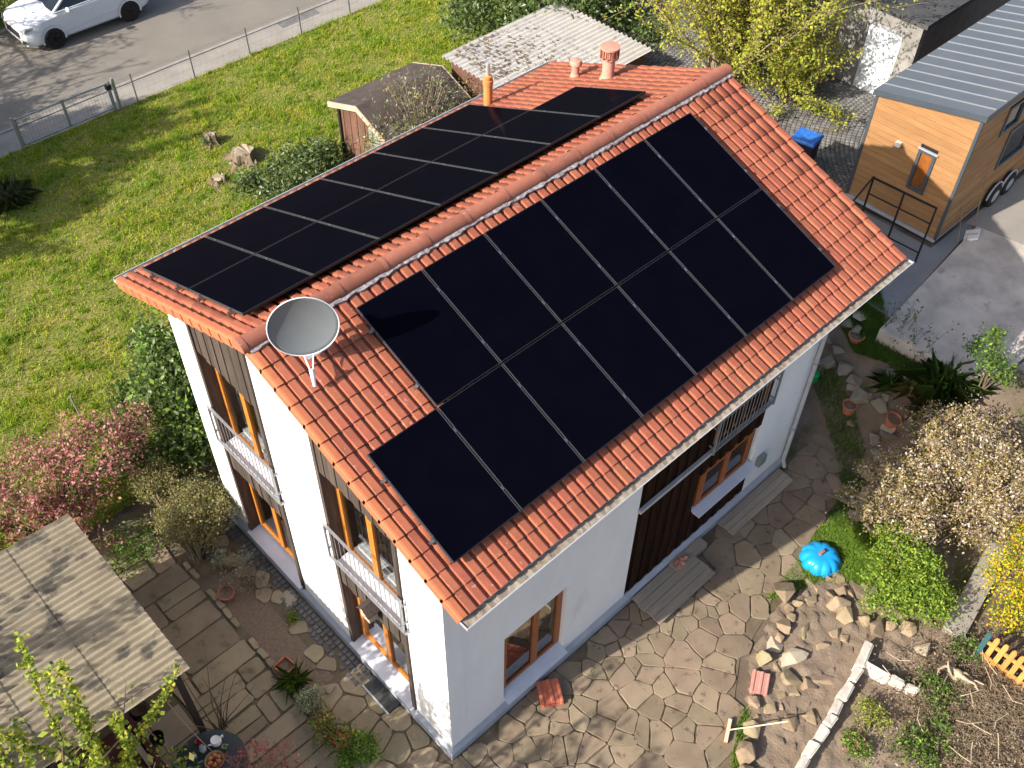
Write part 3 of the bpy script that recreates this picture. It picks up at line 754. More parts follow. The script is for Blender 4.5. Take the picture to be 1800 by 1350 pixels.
# dug earth in the stone-edged garden
DIG = [tuple(gp(*q)[:2]) for q in ((1300,1420),(1310,1160),(1360,1060),(1450,1010),(1560,1040),(1700,1130),(1800,1250),(1800,1420))]
mb = MB(); gxx = np.arange(2.5, 9.0, .09); gyy = np.arange(-7.0, -1.8, .09); idx = {}
for x in gxx:
    for y in gyy:
        if inpoly(x, y, DIG): idx[(round(x,3), round(y,3))] = len(mb.v); mb.v.append((x+random.uniform(-.03,.03), y+random.uniform(-.03,.03), .02+random.random()**2*.085))
for x in gxx[:-1]:
    for y in gyy[:-1]:
        ks = [(round(x,3),round(y,3)),(round(x+.09,3),round(y,3)),(round(x+.09,3),round(y+.09,3)),(round(x,3),round(y+.09,3))]
        if all(q in idx for q in ks): mb.f.append(tuple(idx[q] for q in ks))
struct('dug_earth', mb, M['dig'], True)
# ------------------------------------------------------------------ vegetation
def leafmat(name, c, c2, rnd=.25, trans=.35, rough=.6, spec=.3, hue=.012): return mat(name, c, c2, 3, rough, rnd=rnd, trans=trans, spec=spec, hue=hue)
M['palewood'] = mat('pale_cut_wood', (.42,.34,.24), (.33,.26,.18), 6, .85)
M['bark'] = mat('grey_brown_bark', (.16,.12,.085), (.10,.075,.055), 8, .9, .5, 40)
M['twig'] = mat('dry_twig', (.30,.235,.16), (.22,.165,.11), 6, .9, rnd=.2)
M['laurel'] = leafmat('laurel_leaf', (.055,.10,.022), (.10,.155,.035), spec=.5, rough=.4)
M['laurellt'] = leafmat('laurel_pale_leaf', (.19,.245,.10), (.13,.19,.06), spec=.5, rough=.4)
M['willow'] = leafmat('young_willow_leaf', (.44,.42,.045), (.36,.37,.045))
M['lime'] = leafmat('fresh_lime_leaf', (.31,.38,.035), (.24,.32,.035))
M['olive'] = leafmat('olive_leaf', (.31,.265,.08), (.23,.21,.06))
M['green'] = leafmat('mid_green_leaf', (.075,.15,.022), (.11,.19,.03))
M['bright'] = leafmat('bright_green_leaf', (.155,.27,.03), (.21,.33,.045))
M['pinkfl'] = leafmat('pink_blossom', (.46,.19,.19), (.40,.15,.14))
M['pinklt'] = leafmat('pale_pink_blossom', (.58,.30,.28), (.50,.22,.20))
M['whitefl'] = leafmat('cream_blossom', (.56,.46,.35), (.48,.37,.27))
M['tanfl'] = leafmat('faded_tan_blossom', (.38,.29,.13), (.31,.22,.09))
M['whitefl2'] = leafmat('white_blossom', (.80,.74,.70), (.72,.60,.56))
M['yellow'] = leafmat('yellow_blossom', (.74,.55,.02), (.64,.46,.02))
M['sage'] = leafmat('sage_leaf', (.19,.22,.11), (.14,.17,.07))
M['silver'] = leafmat('silver_leaf', (.38,.40,.31), (.28,.30,.22))
M['red'] = leafmat('red_leaf', (.36,.06,.06), (.45,.12,.11))
M['redfl'] = leafmat('red_flower', (.60,.03,.025), (.50,.02,.02))
M['dryleaf'] = leafmat('dry_leaf', (.26,.19,.11), (.18,.13,.08))
M['blade'] = leafmat('grass_blade', (.10,.165,.018), (.20,.205,.035), rnd=.3)
def nrm(a): return a/(np.linalg.norm(a, axis=-1, keepdims=True)+1e-9)
def leaf_quads(C, size, aspect=.55, up=.5, rng=RNG, dirs=None):
    n = len(C); N = nrm(rng.normal(size=(n,3))+[0,0,up]); T = rng.normal(size=(n,3)) if dirs is None else dirs
    T = nrm(T-N*(T*N).sum(1, keepdims=True)); B = np.cross(N, T); s = size*rng.uniform(.65, 1.35, (n,1))
    V = np.stack([C-T*s*.5, C+B*s*aspect*.5-N*s*.06, C+T*s*.5, C-B*s*aspect*.5-N*s*.06], 1).reshape(-1,3)
    return V, np.arange(4*n).reshape(-1,4)
def foliage(name, parent, C, size, mats, w=None, aspect=.55, up=.5, rng=RNG, dirs=None):
    V, F = leaf_quads(np.asarray(C), size, aspect, up, rng, dirs); mats = mats if isinstance(mats, list) else [mats]
    mi = rng.choice(len(mats), len(F), p=w) if len(mats) > 1 else None
    return link(name, fast_mesh(name, V, F, [M[m] for m in mats], False, mi), parent)
def tubes_mesh(name, lines, mat_, parent, n=4):
    "many tapering tubes: lines = [(pts, r0, r1)]"
    VV = []; FF = []; off = 0; ang = np.arange(n)*2*math.pi/n
    for pts, r0, r1 in lines:
        pts = np.asarray(pts, float); k = len(pts); d = np.gradient(pts, axis=0); d = nrm(d)
        a = nrm(np.cross(d, np.where(np.abs(d[:, 2:]) < .9, [[0,0,1.]], [[1.,0,0]]))); b = np.cross(d, a)
        r = np.linspace(r0, r1, k)[:, None, None]
        ring = pts[:, None]+(a[:, None]*np.cos(ang)[None, :, None]+b[:, None]*np.sin(ang)[None, :, None])*r
        VV.append(ring.reshape(-1,3))
        i = np.arange(k-1)[:, None]*n; j = np.arange(n)[None]; j2 = (j+1) % n
        FF.append(np.stack([i+j, i+j2, i+n+j2, i+n+j], -1).reshape(-1,4)+off); off += k*n
    return link(name, fast_mesh(name, np.vstack(VV), np.vstack(FF), M[mat_], True), parent)
def bush(name, label, cat, base, lobes, nclump, nleaf, size, mats, w=None, clump=.16, stems=14, stemmat='bark', seed=1, aspect=.55, up=.5, group=None, sr=.02, crown='foliage', shell=.55):
    "lobes: (centre, radii) in world; clumps of leaves on and inside each lobe"
    rng = np.random.default_rng(seed); base = np.asarray(base, float)
    t = thing(name, label, cat, base, 0, group); C = []; K = []
    vol = np.array([np.prod(r)**(2/3) for _, r in lobes]); vol /= vol.sum()
    for (c, r), v in zip(lobes, vol):
        k = max(3, int(nclump*v)); d = nrm(rng.normal(size=(k,3))); rad = rng.uniform(shell, 1.0, (k,1))**.8
        low = d[:, 2] < -.35; d[low, 2] *= -.6
        q = np.asarray(c)-base+d*rad*np.asarray(r)*(1+rng.normal(0,.10,(k,1))); K.append(q)
    K = np.vstack(K); K = K[K[:, 2] > .05]
    per = max(1, nleaf//len(K))
    C = (K[:, None]+rng.normal(size=(len(K),per,3))*clump*rng.uniform(.6,1.4,(len(K),1,1))).reshape(-1,3); C = C[C[:, 2] > .02]
    foliage(crown, t, C, size, mats, w, aspect, up, rng)
    if stems:
        idx = rng.choice(len(K), min(stems, len(K)), False); lines = []
        for i in idx:
            p = K[i]; mid = p*[.35,.35,.55]+rng.normal(0,.05,3); o = rng.normal(0,.06,3)*[1,1,0]; lines.append(([o-[0,0,.05], mid, p*.8+mid*.2, p], sr, sr*.25))
        tubes_mesh('stems', lines, stemmat, t)
    return t
def shoots(name, label, cat, base, n, length, cone, leaf, nper, size, mats, w=None, seed=2, start=.3, sr=.02, stemmat='bark', lean=(0,0,0), droop=0., spread=.15, sub=0, aspect=.6, group=None, leafspread=.04, lenvar=.35, z0=0):
    "many shoots growing from one base, leaves along them"
    rng = np.random.default_rng(seed); t = thing(name, label, cat, base, 0, group); lines = []; C = []
    for i in range(n):
        az = rng.uniform(0, 2*math.pi); el = math.radians(90)-abs(rng.normal(0, cone)); d = np.array([math.cos(az)*math.cos(el), math.sin(az)*math.cos(el), math.sin(el)])+np.asarray(lean)
        L_ = length*(1+rng.uniform(-lenvar, lenvar*.6)); o = np.array([*rng.normal(0, spread, 2), z0]); k = 6; p = o.copy(); pts = [p.copy()]
        for j in range(k):
            d = nrm(d+rng.normal(0,.10,3)-[0,0,droop]); p = p+d*L_/k; pts.append(p.copy())
        lines.append((pts, sr*(.6+rng.random()*.6), sr*.15)); pts = np.array(pts)
        def along(pts, m, st):
            u = rng.uniform(st, 1.0, m)*(len(pts)-1); a = np.clip(u.astype(int), 0, len(pts)-2); f = (u-a)[:, None]
            return pts[a]*(1-f)+pts[a+1]*f
        C.append(along(pts, nper, start)+rng.normal(0, leafspread, (nper,3)))
        for s_ in range(sub):
            q = along(pts, 1, .35)[0]; dd = nrm(d+rng.normal(0,.55,3)); l2 = L_*rng.uniform(.15,.35); sp = np.array([q, q+dd*l2*.5, q+nrm(dd+rng.normal(0,.25,3)+[0,0,.1])*l2]); lines.append((sp, sr*.3, sr*.1))
            C.append(along(sp, max(2, nper//3), .2)+rng.normal(0, leafspread, (max(2, nper//3),3)))
    tubes_mesh('branches', lines, stemmat, t, 4); C = np.vstack(C); C = C[C[:, 2] > .03]
    if leaf: foliage('leaves', t, C, size, mats, w, aspect, .4, rng)
    return t
def blades(C, h, wdt, rng, lean=.5):
    n = len(C); d = rng.normal(size=(n,3))*[lean,lean,0]+[0,0,1]; d = nrm(d)*h*rng.uniform(.5,1.4,(n,1)); s = nrm(np.cross(d, rng.normal(size=(n,3))))*wdt*.5
    V = np.stack([C-s, C+s, C+d], 1).reshape(-1,3); return V, np.arange(3*n).reshape(-1,3)
def visible(P, mar=520):
    d = P-CAM_P; z = d@CF; u = 900+FPX*(d@CR)/z; v = 675-FPX*(d@CU)/z
    return (u > -mar) & (u < 1800+mar) & (v > -mar) & (v < 1350+mar)
def grass(name, label, P, n, h, w, mats, seed=4, zfun=None, lean=.5, weight=None, dz=0.0, tuft=0):
    rng = np.random.default_rng(seed); P = [tuple(p[:2]) for p in P]; A = np.array(P); lo, hi = A.min(0), A.max(0); xy = rng.uniform(lo, hi, (int(n*1.0),2))
    if tuft: xy = (xy[:len(xy)//tuft, None]+rng.normal(0,.045,(len(xy)//tuft, tuft, 2))).reshape(-1,2)
    x, y = xy.T; ins = np.zeros(len(x), bool); j = len(P)-1
    for i in range(len(P)):
        c = ((P[i][1] > y) != (P[j][1] > y)) & (x < (P[j][0]-P[i][0])*(y-P[i][1])/(P[j][1]-P[i][1]+1e-12)+P[i][0]); ins ^= c; j = i
    xy = xy[ins]; z = np.array([hgt(a, b)+dz for a, b in xy]) if zfun is None else zfun(xy); C = np.c_[xy, z]; C = C[visible(C)]
    if weight is not None: C = C[rng.random(len(C)) < weight(C)]
    hh = h*(.55+.9*(np.sin(C[:, 0]*1.7+np.sin(C[:, 1]*1.1)*2)*np.sin(C[:, 1]*2.1+C[:, 0]*.6)*.5+.5))[:, None]
    V, F = blades(C, hh, w, rng, lean); o = link(name, fast_mesh(name, V, F, [M[m] for m in (mats if isinstance(mats, list) else [mats])])); return tag(o, label, 'grass', kind='stuff')
def tussock(name, label, pos, n, h, w, m, seed=1, lean=.6, cat='plant', group=None, r=.05):
    rng = np.random.default_rng(seed); t = thing(name, label, cat, pos, 0, group); o = rng.normal(0, r, (n,3))*[1,1,0]
    az = rng.uniform(0, 2*math.pi, n); out = np.c_[np.cos(az), np.sin(az), np.zeros(n)]; L_ = h*rng.uniform(.6,1.25,(n,1)); k = lean*rng.uniform(.2,1.5,(n,1)); s = np.c_[-np.sin(az), np.cos(az), np.zeros(n)]*w*.5
    a = o; b = o+out*k*L_*.35+[0,0,1]*L_*.62; c = o+out*k*L_*1.0+np.c_[np.zeros((n,2)), (L_*(.95-.45*k*k)).ravel()]
    V = np.stack([a-s*.7, a+s*.7, b+s, c, b-s], 1).reshape(-1,3); F = np.arange(5*n).reshape(-1,5)
    link('leaves', fast_mesh('leaves', V, F, M[m]), t); return t

# lawn
def lawnw(C):
    k = np.sin(C[:, 0]*.9+1.3)*np.sin(C[:, 1]*.8)+np.sin(C[:, 0]*2.3)*.4; return np.clip(.75+.25*k, .3, 1)
M['lawnb'] = mat('lawn_blade', (.205,.335,.014), (.44,.45,.04), 1.1, .6, rnd=.42, trans=.4, c3=(.56,.47,.17), s3=2.6, t3=.57, w3=.14)
M['tuftb'] = mat('lawn_tuft_blade', (.16,.30,.012), (.30,.38,.03), 1.6, .6, rnd=.4, trans=.4)
grass('lawn_grass', 'patchy green and straw yellow lawn behind the house', LAWN, 420000, .10, .020, 'lawnb', 3, lean=.7, weight=lawnw)
grass('lawn_tufts', 'longer fresh green tufts standing in the lawn', LAWN, 80000, .15, .022, 'tuftb', 33, lean=.8, tuft=30)
grass('verge_grass', 'green growth on the verge across the street', [(-6,27.95),(30,27.95),(30,34),(-6,34)], 40000, .22, .03, 'blade', 4)
# shrubs round the lawn and the left of the house
def zc(px, py, z): return zp(px, py, z)
bush('pink_blossom_shrub', 'large pink blossoming shrub behind the corrugated carport roof', 'shrub', gp(120,960), [(zc(60,850,1.3),(1.0,.9,.75)),(zc(165,800,1.5),(.85,.8,.7)),(zc(230,745,1.5),(.5,.45,.4)),(zc(110,925,.8),(1.0,.7,.5)),(zc(-40,900,1.0),(.9,.8,.7))], 300, 15000, .07, ['pinkfl','pinklt','olive','green'], [.44,.28,.10,.18], .12, 60, seed=11, shell=.5)
bush('olive_shrub', 'round olive yellow twiggy shrub beside the gable corner', 'shrub', gp(350,985), [(zc(345,905,.75),(.72,.68,.55)),(zc(275,850,.85),(.45,.4,.4))], 360, 17000, .05, ['olive','sage','dryleaf'], [.5,.28,.22], .08, 60, 'twig', seed=12)
bush('laurel_bush', 'tall glossy laurel bush against the left wall of the house', 'laurel', gp(330,790), [(zc(285,620,1.9),(.55,.6,.7)),(zc(300,690,1.5),(.6,.6,.7)),(zc(335,745,1.0),(.55,.5,.6))], 200, 6500, .13, ['laurellt','bright','laurel'], [.42,.33,.25], .13, 20, seed=13, aspect=.45)
bush('dark_laurel', 'dark green low laurel below the glossy laurel', 'laurel', gp(300,850), [(zc(330,800,.5),(.75,.6,.45)),(zc(250,700,.5),(.8,.7,.4)),(zc(230,800,.4),(.5,.5,.35))], 150, 5200, .10, ['laurel','green','olive'], [.5,.35,.15], .13, 16, seed=14)
bush('young_laurel', 'low laurel with pale leaf tips on the lawn by the brown shed', 'laurel', gp(520,345), [(zc(525,300,.6),(.85,.8,.55)),(zc(570,280,.6),(.5,.5,.5)),(zc(450,325,.4),(.5,.45,.35)),(zc(480,345,.3),(.4,.4,.3))], 170, 4600, .14, ['laurellt','laurel','sage'], [.42,.36,.22], .13, 18, seed=15, aspect=.4)
bush('laurel_hedge', 'big dark laurel thicket behind the pale corrugated roof', 'laurel', gp(960,70), [(zc(880,20,1.8),(1.3,1.5,1.5)),(zc(985,15,2.2),(1.4,1.4,1.4)),(zc(1060,20,2.0),(1.1,1.2,1.5)),(zc(840,45,1.0),(.9,.9,.9)),(zc(1030,-20,2.2),(1.5,1.4,1.4))], 420, 13000, .17, ['laurel','laurellt','sage'], [.68,.14,.18], .20, 22, seed=16, aspect=.42)
bush('shed_climber', 'thin dry climber with narrow leaves sprawling over the shed roof', 'climber', gp(745,300), [(zc(760,190,2.0),(1.6,1.1,.45)),(zc(800,180,1.5),(1.2,1.0,.7)),(zc(690,240,2.2),(.9,.7,.35)),(zc(665,265,1.2),(.5,.5,.6)),(zc(730,150,2.9),(1.0,.8,.25))], 330, 3400, .10, ['laurellt','olive','dryleaf','silver'], [.34,.28,.22,.16], .14, 260, 'palewood', seed=17, aspect=.3, sr=.012)
tussock('spiky_clump', 'dark spiky grass clump at the lawn edge', gp(20,355), 330, .55, .016, 'sage', 5, .9, r=.14)
bush('roadside_bush', 'green bush across the street behind the white car', 'shrub', gp(10,30), [(gp(10,30)+[0,0,.6],(1.4,1.0,.8)),(gp(-60,60)+[0,0,.6],(1.3,1.0,.8)),(gp(90,-25)+[0,.6,.6],(1.6,1.0,.9))], 130, 4000, .15, ['green','lime','olive'], [.5,.3,.2], .2, 12, seed=18)
# the tall young-leaved tree behind the roof
shoots('willow_tree', 'many-stemmed tree with yellow-green young leaves beside the setts', 'tree', gp(1282,135), 130, 5.2, .42, True, 130, .085, ['willow','lime','olive'], [.68,.20,.12], 21, .15, .03, 'twig', (-.07,.09,0), .0, .25, 6, .6, leafspread=.08, lenvar=.28)
shoots('willow_sapling', 'smaller yellow-green leaved shrub below the tall tree by the roof verge', 'tree', gp(1385,172), 45, 2.0, .62, True, 70, .08, ['willow','lime','olive'], [.5,.3,.2], 22, .2, .022, 'bark', (0,0,0), .02, .3, 5, .6, leafspread=.07)
bush('yard_shrub', 'small dark shrub at the far end of the pale corrugated roof', 'shrub', gp(1120,120), [(gp(1110,85)+[0,0,.9],(.5,.7,.7)),(gp(1140,105)+[0,0,.7],(.5,.6,.6))], 60, 1600, .11, ['laurel','sage'], [.7,.3], .14, 10, seed=23)
# right-hand garden
B = gp(1690,925)
bush('cream_blossom_shrub', 'big shrub covered in cream and pinkish faded blossom', 'shrub', B, [(zc(1700,800,1.9),(1.05,.95,.75)),(zc(1590,850,1.5),(.75,.75,.6)),(zc(1530,880,1.2),(.5,.5,.45)),(zc(1760,850,1.8),(.9,.8,.8)),(zc(1640,760,1.6),(.5,.5,.5)),(zc(1690,720,1.5),(.22,.22,.3)),(zc(1600,920,.9),(.7,.6,.5)),(zc(1720,900,1.0),(.8,.7,.6))], 460, 21000, .058, ['whitefl','tanfl','whitefl2','olive'], [.26,.36,.10,.28], .09, 150, 'twig', seed=31)
bush('lime_shrub', 'bright green leafy shrub between the rocks and the concrete strip', 'shrub', gp(1590,1075), [(zc(1590,1005,.7),(.62,.6,.55)),(zc(1560,1040,.45),(.5,.5,.35)),(zc(1630,1050,.5),(.5,.45,.4)),(zc(1575,950,.6),(.45,.4,.4))], 240, 9500, .062, ['bright','lime','green'], [.48,.36,.16], .09, 30, seed=32)
bush('forsythia', 'yellow flowering forsythia beyond the concrete strip', 'shrub', gp(1800,1080), [(zc(1780,1020,.9),(.5,.6,.6)),(zc(1810,960,.9),(.5,.5,.5)),(zc(1770,1075,.6),(.35,.35,.35)),(zc(1830,1060,.9),(.5,.5,.6))], 230, 7500, .055, ['yellow','green','lime'], [.56,.22,.22], .09, 40, 'twig', seed=33)
bush('rose_bush', 'slender upright leafy rose on the corner of the concrete slab', 'shrub', gp(1722,690), [(zc(1740,640,HT+.7),(.22,.22,.35)),(zc(1745,600,HT+1.1),(.2,.2,.35)),(zc(1715,615,HT+.8),(.2,.2,.25)),(zc(1755,660,HT+.5),(.25,.25,.25))], 70, 1500, .07, ['green','bright','laurel'], [.5,.25,.25], .08, 10, seed=34)
tussock('lily_clump', 'broad dark strap-leaved clump in the shade by the slab', gp(1655,690), 140, .75, .03, 'green', 6, .85, r=.13)
for i, (px, py, m_, lb) in enumerate(((1602,690,'olive','yellowish grass tuft in the shaded bed'), (1620,735,'olive','straggly grass tuft beside the cream shrub'), (1562,682,'green','small dark green tuft in the shaded bed'))):
    tussock('grass_tuft', lb, gp(px, py), 60, .42, .016, m_, 40+i, .9)
for i, (px, py, lb) in enumerate(((1575,590,'leafless twiggy plant at the slab corner'), (1605,625,'thin twiggy plant on the slab front edge'))):
    shoots('twiggy_plant', lb, 'plant', gp(px, py), 12, .95, .5, True, 9, .06, ['green','laurel'], [.6,.4], 50+i, .3, .008, 'bark')
# ground cover patches
def pxp(*q): return [tuple(gp(*p)[:2]) for p in q]
grass('patio_edge_grass', 'bright green grass round the blue sandbox lid', pxp((1345,1055),(1400,985),(1440,925),(1500,900),(1530,940),(1540,1000),(1500,1035),(1440,1030),(1400,1040)), 26000, .07, .016, ['bright'], 61, lean=.7)
grass('strip_grass', 'narrow green strip along the patio edge by the broom', pxp((1280,1400),(1286,1330),(1300,1245),(1322,1250),(1318,1340),(1310,1400)), 9000, .06, .014, ['bright'], 62)
grass('shade_grass', 'dark grass in the shade between patio and stones', pxp((1425,660),(1465,650),(1500,720),(1520,790),(1515,860),(1480,930),(1450,910),(1480,870),(1470,800),(1450,740)), 22000, .08, .016, ['green'], 63)
grass('slope_grass', 'grass growing on the shaded slope below the slab', pxp((1470,560),(1545,510),(1560,600),(1640,650),(1620,690),(1560,640),(1500,620)), 26000, .12, .018, ['green'], 64)
grass('under_shrub_grass', 'fresh green growth among the rocks by the lime shrub', pxp((1500,930),(1540,900),(1570,930),(1545,1010),(1510,1060),(1490,1010)), 9000, .08, .018, ['bright'], 65)
grass('far_strip_grass', 'green strip beside the setts at the house corner', [(13.0,3.2),(14.8,3.4),(14.9,6.2),(13.0,6.2)], 15000, .08, .016, ['blade'], 66)
# plants in the beds by the gable
bush('sage_cushion', 'grey-green cushion shrub at the edge of the flagstone path', 'shrub', gp(545,1255), [(zc(545,1232,.22),(.24,.24,.2))], 60, 2600, .032, ['sage','silver'], [.6,.4], .045, 8, seed=71)
bush('rose_shrub', 'small leafy bush with red flowers by the path', 'shrub', gp(590,1300), [(zc(575,1285,.3),(.22,.22,.25)),(zc(610,1300,.3),(.2,.2,.2)),(zc(560,1265,.25),(.15,.15,.2))], 60, 1500, .05, ['green','olive','redfl'], [.55,.35,.10], .06, 12, seed=72)
bush('green_mound', 'rounded fresh green plant near the doorstep paving', 'shrub', gp(635,1340), [(zc(637,1318,.25),(.27,.27,.26)),(zc(610,1335,.2),(.2,.2,.18))], 70, 2400, .05, ['bright','green'], [.55,.45], .06, 8, seed=73)
bush('red_maple', 'low red-leaved maple in front of the flagstones', 'shrub', gp(455,1400), [(zc(450,1335,.9),(.3,.3,.16)),(zc(505,1320,.8),(.14,.14,.12)),(zc(420,1345,.9),(.25,.25,.15)),(zc(455,1312,.9),(.10,.10,.08)),(zc(510,1350,.8),(.2,.2,.14))], 70, 900, .055, ['red','pinkfl'], [.65,.35], .06, 24, 'twig', seed=74, aspect=.35, sr=.008)
tussock('chive_tuft', 'bright green grass-like tuft beside the square pot', gp(518,1205), 110, .34, .012, 'bright', 75, .8, r=.05)
bush('silver_shrub', 'pale silver-leaved sprig between the olive shrub and the round pot', 'shrub', gp(390,1005), [(zc(385,980,.4),(.16,.16,.14)),(zc(425,985,.35),(.14,.12,.12))], 30, 600, .05, ['silver','sage'], [.75,.25], .05, 14, 'twig', seed=76, sr=.01)
shoots('lavender_stub', 'grey leafless lavender next to the round pot', 'plant', gp(445,1030), 60, .42, .6, True, 10, .03, ['silver','dryleaf'], [.5,.5], 77, .3, .006, 'twig')
bush('moss_patch', 'small yellow-flowered clump on the mossy bed edge', 'plant', gp(518,1090), [(gp(518,1090)+[0,0,.05],(.12,.14,.06))], 24, 420, .035, ['bright','green','yellow'], [.45,.45,.10], .04, 0, seed=78)
bush('ivy_fringe', 'green leafy ground cover beside the carport corner', 'plant', gp(250,950), [(gp(240,960)+[0,0,.12],(.5,.6,.15)),(gp(215,1000)+[0,0,.1],(.4,.4,.12))], 70, 1900, .05, ['green','bright'], [.6,.4], .1, 0, seed=79)
# vine shoots rising in front of the carport roof
VB = np.array([-4.75, 2.15, 0.0])
shoots('climbing_vine', 'lime green leafy shoots rising past the carport roof corner', 'vine', VB, 17, 4.3, .15, True, 360, .066, ['lime','willow','green'], [.55,.25,.20], 81, .45, .014, 'bark', (.02,-.03,0), .0, .45, 0, .9, leafspread=.045, lenvar=.24)
shoots('vine_thicket', 'dense lower leaves of the vine beside the maroon bench', 'vine', VB+[-.45,-.1,0], 30, 2.9, .36, True, 220, .066, ['lime','green','willow'], [.5,.25,.25], 82, .4, .014, 'bark', (0,0,0), .0, .4, 2, .9, leafspread=.08)
# brush pile and ivy at the corner of the garden
def sticks(name, label, c, rx, ry, h, n, L_, r, m_, seed):
    rng = np.random.default_rng(seed); t = thing(name, label, 'brush pile', c); lines = []
    for i in range(n):
        a = rng.uniform(0, 2*math.pi); q = math.sqrt(rng.random()); o = np.array([q*rx*math.cos(a), q*ry*math.sin(a), h*(1-q*q)*rng.random()+.02]); d = nrm(rng.normal(size=3)*[1,1,.22]); l2 = L_*rng.uniform(.3,1.3)
        b = rng.normal(0,.12,3)*l2*[1,1,.4]; pts = [o-d*l2/2, o+b, o+d*l2/2]; pts = [[p[0], p[1], max(.01, p[2])] for p in pts]; lines.append((pts, r*rng.uniform(.5,1.5), r*.4))
    tubes_mesh('twigs', lines, m_, t); return t, rng
BP = gp(1720,1265)
t, rng = sticks('brush_pile', 'heap of dry cut twigs and prunings by the orange picket fence', BP, 1.6, 1.3, .42, 7000, .24, .0035, 'twig', 91)
C = rng.normal(size=(24000,3))*[.78,.65,.09]+[0,0,.16]; C[:, 2] = np.abs(C[:, 2]); foliage('dry_leaves', t, C, .045, ['dryleaf','twig','bark'], [.5,.3,.2], rng=rng)
lines = []
for i in range(22):
    o = rng.normal(size=3)*[.8,.6,0]+[0,0,.42]; d = nrm(rng.normal(size=3)*[1,1,.15]); lines.append(([o-d*.2, o+rng.normal(0,.05,3), o+d*.22], .010, .006))
tubes_mesh('cut_branches', lines, 'palewood', t, 6)['kind'] = 'stuff'
bush('ivy_clump', 'dark ivy growing on the brush heap beside the white stone kerb', 'ivy', gp(1640,1260), [(gp(1640,1230)+[0,0,.2],(.35,.4,.2)),(gp(1625,1300)+[0,0,.2],(.4,.4,.22)),(gp(1600,1340)+[0,0,.2],(.35,.35,.2)),(gp(1690,1150)+[0,0,.2],(.3,.3,.15))], 90, 2600, .06, ['green','laurel','bright'], [.5,.3,.2], .09, 14, seed=92)
rr = np.random.default_rng(5); t = thing('root_stump', 'pale twisted root stump on the brush heap', 'stump', gp(1672,1200)); lines = []
for i in range(9):
    a = rr.uniform(0, 6.28); p = np.array([0,0,.35]); d = np.array([math.cos(a), math.sin(a), .2]); pts = [p.copy()]
    for j in range(4): d = nrm(d+rr.normal(0,.55,3)); p = p+d*.13; pts.append(p.copy())
    lines.append((pts, .045, .012))
tubes_mesh('roots', lines, 'palewood', t, 6); MB().lathe([(.09,-.05),(.08,.15),(.10,.30),(.06,.42)], 9).build('stub', M['palewood'], t, True)
bush('budding_shrub', 'sparse yellow-green budding shrub in the dug garden', 'shrub', gp(1525,1285), [(gp(1525,1270)+[0,0,.25],(.26,.28,.24))], 50, 900, .045, ['lime','olive'], [.6,.4], .06, 26, 'twig', seed=94, sr=.01)
bush('pink_primrose', 'low green plant with pink flowers in the dug garden', 'plant', gp(1502,1325), [(gp(1502,1318)+[0,0,.12],(.2,.26,.12))], 40, 900, .05, ['bright','green','pinkfl'], [.45,.40,.15], .06, 0, seed=95)
# trees standing outside the picture whose shade falls into it
def bare_tree(label, base, H, cr, nb, nl, seed, lm='dryleaf', lsz=.09, hub=.38):
    rng = np.random.default_rng(seed); t = thing('shade_tree', label, 'tree', base); lines = [([(0,0,-.1),(.05,.02,H*.25),(0,.05,H*hub)], .17, .12)]; C = []
    for i in range(nb):
        a = rng.uniform(0, 6.28); e = rng.uniform(.25,1.35); p = np.array([0,.05,H*hub*rng.uniform(.8,1.0)]); d = np.array([math.cos(a)*math.cos(e), math.sin(a)*math.cos(e), math.sin(e)]); L_ = (H*(1-hub))*rng.uniform(.75,1.05); pts = [p.copy()]
        for j in range(5): d = nrm(d+rng.normal(0,.16,3)); p = p+d*L_/5; pts.append(p.copy())
        lines.append((pts, .06, .012)); P_ = np.array(pts)
        for s in range(9):
            u = rng.uniform(1.2, 5); k = min(int(u), 4); q = P_[k]+(P_[k+1]-P_[k])*(u-k); dd = nrm(d+rng.normal(0,.8,3)); l2 = cr*rng.uniform(.2,.45); e1 = q+dd*l2; lines.append(([q, q+dd*l2*.5+rng.normal(0,.05,3), e1], .016, .004))
            f = rng.random((nl,1)); C.append(q+(e1-q)*f+rng.normal(0,.10,(nl,3)))
    tubes_mesh('trunk', lines, 'bark', t, 5); foliage('crown', t, np.vstack(C), lsz, ['lime','olive'], [.6,.4], rng=rng); return t
bare_tree('tall tree by the garden gate at the lawn corner', (-4.2,22.0,0), 6.6, 3.0, 40, 130, 101, lsz=.17, hub=.28)
bare_tree('thin street tree beyond the gate near the white car', (-4.6,26.0,0), 7.5, 3.0, 24, 18, 102, lsz=.13)
bare_tree('thin street tree on the verge across the street', (1.2,28.8,0), 7.0, 2.8, 20, 6, 106, lsz=.12)
bare_tree('garden tree on the terrace beyond the maroon bench', (-7.9,1.4,0), 6.6, 2.4, 20, 9, 103, lsz=.12)
bare_tree('small garden tree on the terrace end of the patio', (-6.4,.1,0), 6.0, 2.0, 20, 16, 104, lsz=.12)
bare_tree('garden tree behind the corrugated carport', (-9.2,5.9,0), 6.2, 2.2, 22, 55, 105, lsz=.14)
